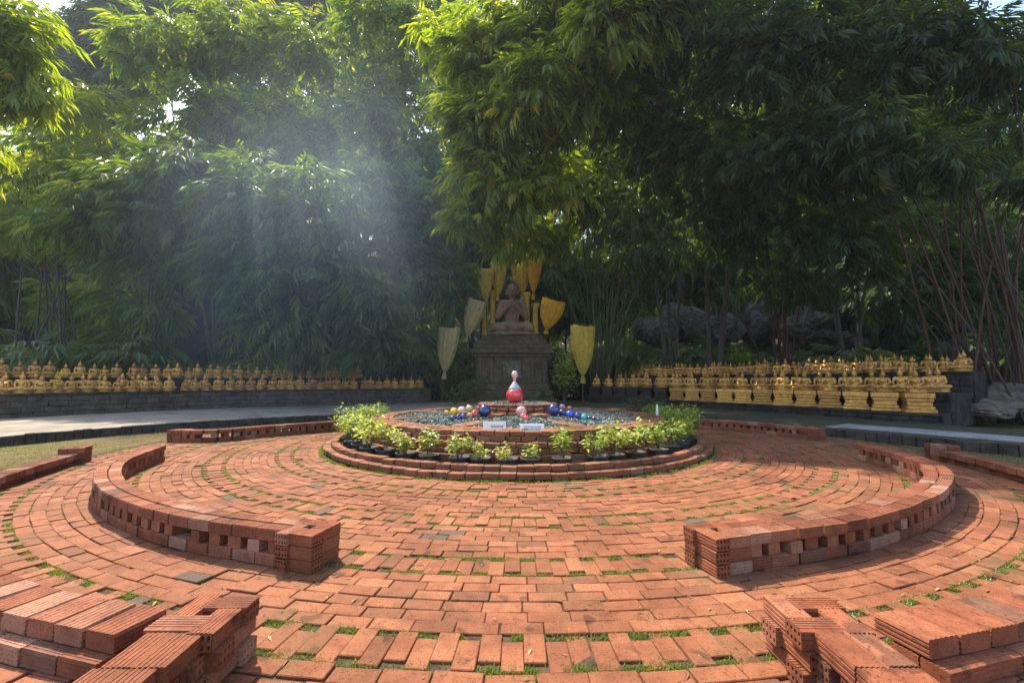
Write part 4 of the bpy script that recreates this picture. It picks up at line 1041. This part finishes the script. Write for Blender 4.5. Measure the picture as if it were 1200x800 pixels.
FAR = [((790, 20), 27, (90, 70), 'leaf_shade', 'dark tree crown filling the top behind the fanning culms', 43), ((1000, 30), 24, (110, 80), 'leaf_shade', 'dark tree crown filling the top behind the deep olive bamboo', 44), ((1090, 345), 26, (80, 50), 'leaf_shade', 'low dark thicket behind the outer end of the upper terrace', 45), ((990, 345), 30, (70, 40), 'leaf_shade', 'low dark thicket beyond the dark boulder', 46), ((300, 120), 45, (60, 40), 'leaf_far', 'pale hazy tree filling the gap under the arching crest', 41), ((465, 187), 45, (50, 50), 'leaf_far', 'pale hazy tree glimpsed through the dense bamboo column', 42), ((200, -20), 46, (90, 60), 'leaf_far', 'hazy far tree whose top fills the gap above the arching crest', 36), ((90, 110), 45, (70, 60), 'leaf_far', 'hazy tree seen between near hanging bamboo and arching crest', 37), ((260, 180), 43, (90, 60), 'leaf_mid', 'hazy green tree directly above the silvery mound', 38), ((380, 180), 43, (60, 60), 'leaf_mid', 'hazy green tree seen through the drifting smoke', 39), ((480, -30), 44, (90, 60), 'leaf_far', 'far tree top above the dense bamboo column', 40), ((60, 60), 44, (70, 60), 'leaf_far', 'hazy far tree at the upper left against the bit of sky', 21), ((150, 30), 42, (60, 60), 'leaf_far', 'hazy dark far tree left of the arching bamboo', 22), ((345, 10), 44, (70, 60), 'leaf_far', 'grey green far tree above the arching bamboo', 23),
 ((420, 60), 43, (60, 80), 'leaf_far', 'tall grey far tree beside the dense bamboo column', 24), ((560, 60), 42, (80, 80), 'leaf_mid', 'far green tree behind the bright overhanging bamboo', 25), ((100, 200), 40, (90, 80), 'leaf_mid', 'mid green tree behind the feathery one', 26), ((130, 350), 36, (60, 40), 'leaf_sunlit', 'sunlit yellow green thicket glimpsed between thin left trunks', 27),
 ((720, 190), 36, (80, 80), 'leaf_sunlit', 'sunlit green tree glimpsed through the dark thicket', 28), ((900, 150), 38, (100, 100), 'leaf_mid', 'green tree behind the deep olive bamboo', 29), ((1080, 150), 36, (110, 110), 'leaf_mid', 'green tree behind the leaning brown culms', 30), ((270, 220), 38, (90, 80), 'leaf_mid', 'green tree behind the silvery bamboo mound', 31), ((660, 330), 38, (90, 50), 'leaf_mid', 'low green thicket behind the gold cloths', 32), ((820, 300), 40, (120, 60), 'leaf_far', 'low far thicket above the pale rock', 33), ((-40, 300), 34, (60, 90), 'leaf_mid', 'shaded thicket at the far left edge behind the statues', 34), ((560, 230), 40, (90, 90), 'leaf_far', 'dim far tree above the altar', 35)]
for (px, py), dp, (rw, rh), lf, lab, sd_ in FAR:
    if py < 190 and px < 520: dp = dp + 17
    clump('forest_tree', 'tree', lab, gx(px, dp), [B(px, py, dp, rw * .8, rh * .7, 800), B(px - rw * .5, py + rh * .3, dp, rw * .6, rh * .5, 460), B(px + rw * .5, py + rh * .35, dp + 1, rw * .6, rh * .5, 460), B(px, py + rh * .9, dp + 1, rw * .8, rh * .5, 460)], lf, 1.5 if dp < 50 else 2.1, sd_, 3, .14, 'bark', .55, 1.0, 'forest trees behind the bamboo')
# undergrowth on the hillside: a wood that reads as one mass
g = np.random.default_rng(99); bl = []
for k in range(230):
    x = g.uniform(-75, 75); y = g.uniform(31, 75)
    if abs(x) < 26 or y > 45: bl.append(((x, y, hillz(np.array(x), np.array(y)) + g.uniform(0.5, 5)), (3.4, 3, 2.6), 90))
for k in range(170):
    a = g.uniform(-1.6, 1.6); rr = g.uniform(22.5, 31); x, y = rr * math.sin(a), 8 + rr * math.cos(a)
    if abs(x) > 6.5 or y > 33: bl.append(((x, y, .8 + g.uniform(-.3, 2.2)), (2.4, 1.8, 1.3), 95))
tag(foliage(bl, 1.05, 77, .4).build('hillside_wood', M['leaf_far']), 'dense undergrowth and wood covering the hillside behind', 'wood', kind='stuff')

def shrub(px, py, dpt, h, r_, leaf, mat, n, lab, seed, z=0.2):
    a = P(px, py, dpt); rt = empty('shrub', (a[0], dpt, z)); f, s2 = bushy(n, h, r_, leaf, seed, .5, 0, 12)
    f.build('foliage', M[mat], rt); s2.build('stem', M['stem'], rt); return tag(rt, lab, 'shrub')
shrub(661, 440, 24.6, 3.3, .75, .24, 'leaf_var', 700, 'upright pale leaved shrub at the altar corner near the gold cloth', 5)
shrub(552, 460, 23.5, 1.5, .75, .2, 'leaf_bush', 500, 'dark rounded shrub before the altar on the hazy side', 6)
shrub(534, 470, 22.5, .9, .6, .16, 'leaf_bush', 300, 'low dark shrub between the altar and the pathside plinth', 7)
shrub(640, 478, 22.0, .8, .5, .16, 'leaf_bush', 300, 'low shrub behind the planter, nearest the altar foot', 8)
shrub(745, 482, 18.2, .55, .6, .12, 'leaf_bush', 300, 'low weedy shrub on the kerb behind the right gravel wedge', 9)
shrub(775, 486, 17.2, .6, .5, .12, 'leaf_bush', 300, 'weedy shrub behind the white marker stick', 10)
shrub(775, 395, 27, 2.0, 1.0, .3, 'leaf_shade', 500, 'shiny dark bush behind the upper terrace, below the pale rock', 12, 1.0)
shrub(865, 380, 27, 1.9, .9, .28, 'leaf_mid', 400, 'sunlit bush among trunks behind the upper terrace', 13, 1.6)

for i_, (px_, py_, d_, h_, lab_) in enumerate(((742, 400, 27.5, 2.3, 'dark bush at the foot of the fanning thin culms'), (806, 402, 28, 2.0, 'dark bush just left of the single dark trunk'), (845, 398, 27.5, 2.3, 'dark bush just right of the single dark trunk'), (893, 398, 27, 2.0, 'dark bush at the foot of the slim sunlit trunk'), (955, 400, 25.5, 2.0, 'dark bush between mossy boulder and upper terrace'), (1030, 395, 22, 2.2, 'dark bush under the deep olive bamboo'), (1090, 390, 19, 2.0, 'dark bush before the leaning brown culms'))):
    shrub(px_, py_, d_, h_, 1.3, .3, 'leaf_shade', 420, lab_, 70 + i_, gz(*gx(px_, d_)) + .8)
def rock(px, py, dpt, sx, sy, sz, lab, seed, mat='rock', cat='rock'):
    g = np.random.default_rng(seed); bm = bmesh.new(); bmesh.ops.create_icosphere(bm, subdivisions=4, radius=1)
    fr = g.normal(0, 1.6, (8, 3)); phs = g.random(8) * 6
    for v in bm.verts:
        c = np.array(v.co); k = 1 + sum(.075 * math.sin(float(fr[i] @ c) * 1.7 + phs[i]) for i in range(8)); k = round(k * 6) / 6 * .6 + k * .4 + .05 * math.sin(c[0] * 17 + c[2] * 13 + seed) * math.sin(c[1] * 15 + c[2] * 9)
        v.co = (c[0] * sx * k, c[1] * sy * k, c[2] * sz * k)
    me = bpy.data.meshes.new('rock'); bm.to_mesh(me); bm.free(); me.materials.append(M[mat])
    for p_ in me.polygons: p_.use_smooth = False
    a = P(px, py, dpt); return tag(link('rock', me, None, tuple(a)), lab, cat, 'rocks behind the terrace')
rock(764, 386, 31, 1.5, 1.2, 1.1, 'pale grey rock nearest the fanning thin culms', 1)
rock(800, 380, 32, 1.9, 1.3, 1.5, 'tallest pale rock, between fanning culms and the single dark trunk', 11)
rock(846, 388, 31, 1.5, 1.2, 1.1, 'pale rock just beyond the single dark trunk', 14)
rock(888, 380, 31, 1.2, 1.2, 1.5, 'pale rock just before the slim sunlit trunk', 15)
rock(915, 370, 30.5, 1.2, 1.2, 1.9, 'tilted pale rock directly behind the slim sunlit trunk', 2)
rock(945, 386, 28, 1.6, 1.4, 1.5, 'mossy boulder beyond the slim sunlit trunk', 3)
rock(980, 404, 26, 1.5, 1.2, .9, 'dark boulder above the middle of the upper terrace', 4, 'darkstone')
rock(1150, 478, 14.3, 1.0, .6, .3, 'flat shaded rock at the outer end of the low black plinth', 5, 'grey_stone')
rock(1180, 470, 14.8, .8, .6, .5, 'grey rounded rock at the right edge, near the brown culms', 6, 'grey_stone')
# fallen leaves
fl_ = MB(); pp = []
for _ in range(620):
    p = pol(4.6 + 4.8 * math.sqrt(rng.random()), rng.normal(.25, .75), .006); pp.append(p)
for _ in range(120):
    p = G(rng.uniform(980, 1200), rng.uniform(530, 700), .006); pp.append(p)
pp = np.array(pp); n = len(pp)
fl_.inst(LF, dirs_to_mats(np.stack([rng.normal(0, 1, n), rng.normal(0, 1, n), np.full(n, .02)], -1), rng.normal(0, .25, n), rng.uniform(.02, .075, n)) * np.array([.6, 1, 1])[None, None, :], pp, rng.random(n))
tag(fl_.build('fallen_leaves', M['dead']), 'dry brown bamboo leaves strewn over the brick paving', 'leaves', kind='stuff')

# ------------------------------------------------------------------ air
def haze_box(name, lo, hi, dens, col, aniso):
    q = MB(); q.box([(a + b) / 2 for a, b in zip(lo, hi)], [b - a for a, b in zip(lo, hi)])
    m = bpy.data.materials.new(name); m.use_nodes = True; nt = m.node_tree
    nt.nodes.remove(nt.nodes['Principled BSDF']); v = nt.nodes.new('ShaderNodeVolumePrincipled')
    v.inputs['Color'].default_value = (*col, 1); v.inputs['Density'].default_value = dens; v.inputs['Anisotropy'].default_value = aniso
    nt.links.new(v.outputs[0], nt.nodes['Material Output'].inputs['Volume'])
    o = q.build(name, m); return tag(o, kind='stuff')
haze_box('haze', (-420, -420, -32), (420, 420, 90), .0005, (.80, .88, 1.0), .3)

def veil(c, r_, dens):
    """added bluish smoke: densest at its middle, thinning to nothing before its boundary"""
    q = MB(); ell(q, (0, 0, 0), (1, 1, 1), 32)
    m = bpy.data.materials.new('veil'); m.use_nodes = True; nt = m.node_tree
    nt.nodes.remove(nt.nodes['Principled BSDF']); v = nt.nodes.new('ShaderNodeVolumePrincipled')
    v.inputs['Color'].default_value = (.62, .79, 1.0, 1); v.inputs['Anisotropy'].default_value = .2
    tc = N(nt, 'TexCoord'); ln = N(nt, 'VectorMath', operation='LENGTH'); nt.links.new(tc.outputs['Object'], ln.inputs[0])
    mr = N(nt, 'MapRange'); mr.interpolation_type = 'SMOOTHERSTEP'; mr.inputs[1].default_value = .05; mr.inputs[2].default_value = .95; mr.inputs[3].default_value = 1; mr.inputs[4].default_value = 0
    nt.links.new(ln.outputs['Value'], mr.inputs[0])
    tn = noise(nt, 1.6, 3); mu = N(nt, 'Math', operation='MULTIPLY'); nt.links.new(mr.outputs[0], mu.inputs[0])
    m2 = N(nt, 'MapRange'); m2.inputs[1].default_value = .3; m2.inputs[2].default_value = .7; m2.inputs[3].default_value = .3 * dens; m2.inputs[4].default_value = 1.5 * dens
    nt.links.new(tn, m2.inputs[0]); nt.links.new(m2.outputs[0], mu.inputs[1]); nt.links.new(mu.outputs[0], v.inputs['Density'])
    nt.links.new(v.outputs[0], nt.nodes['Material Output'].inputs['Volume'])
    o = q.build('veil', m, None, True, tuple(c)); o.scale = r_; o.rotation_euler = (0, R(32), 0); return tag(o, kind='stuff')
veil(P(365, 285, 18.5), (11.5, 4.4, 13.0), .040)  # volume added to brighten the left half with a pale bluish veil
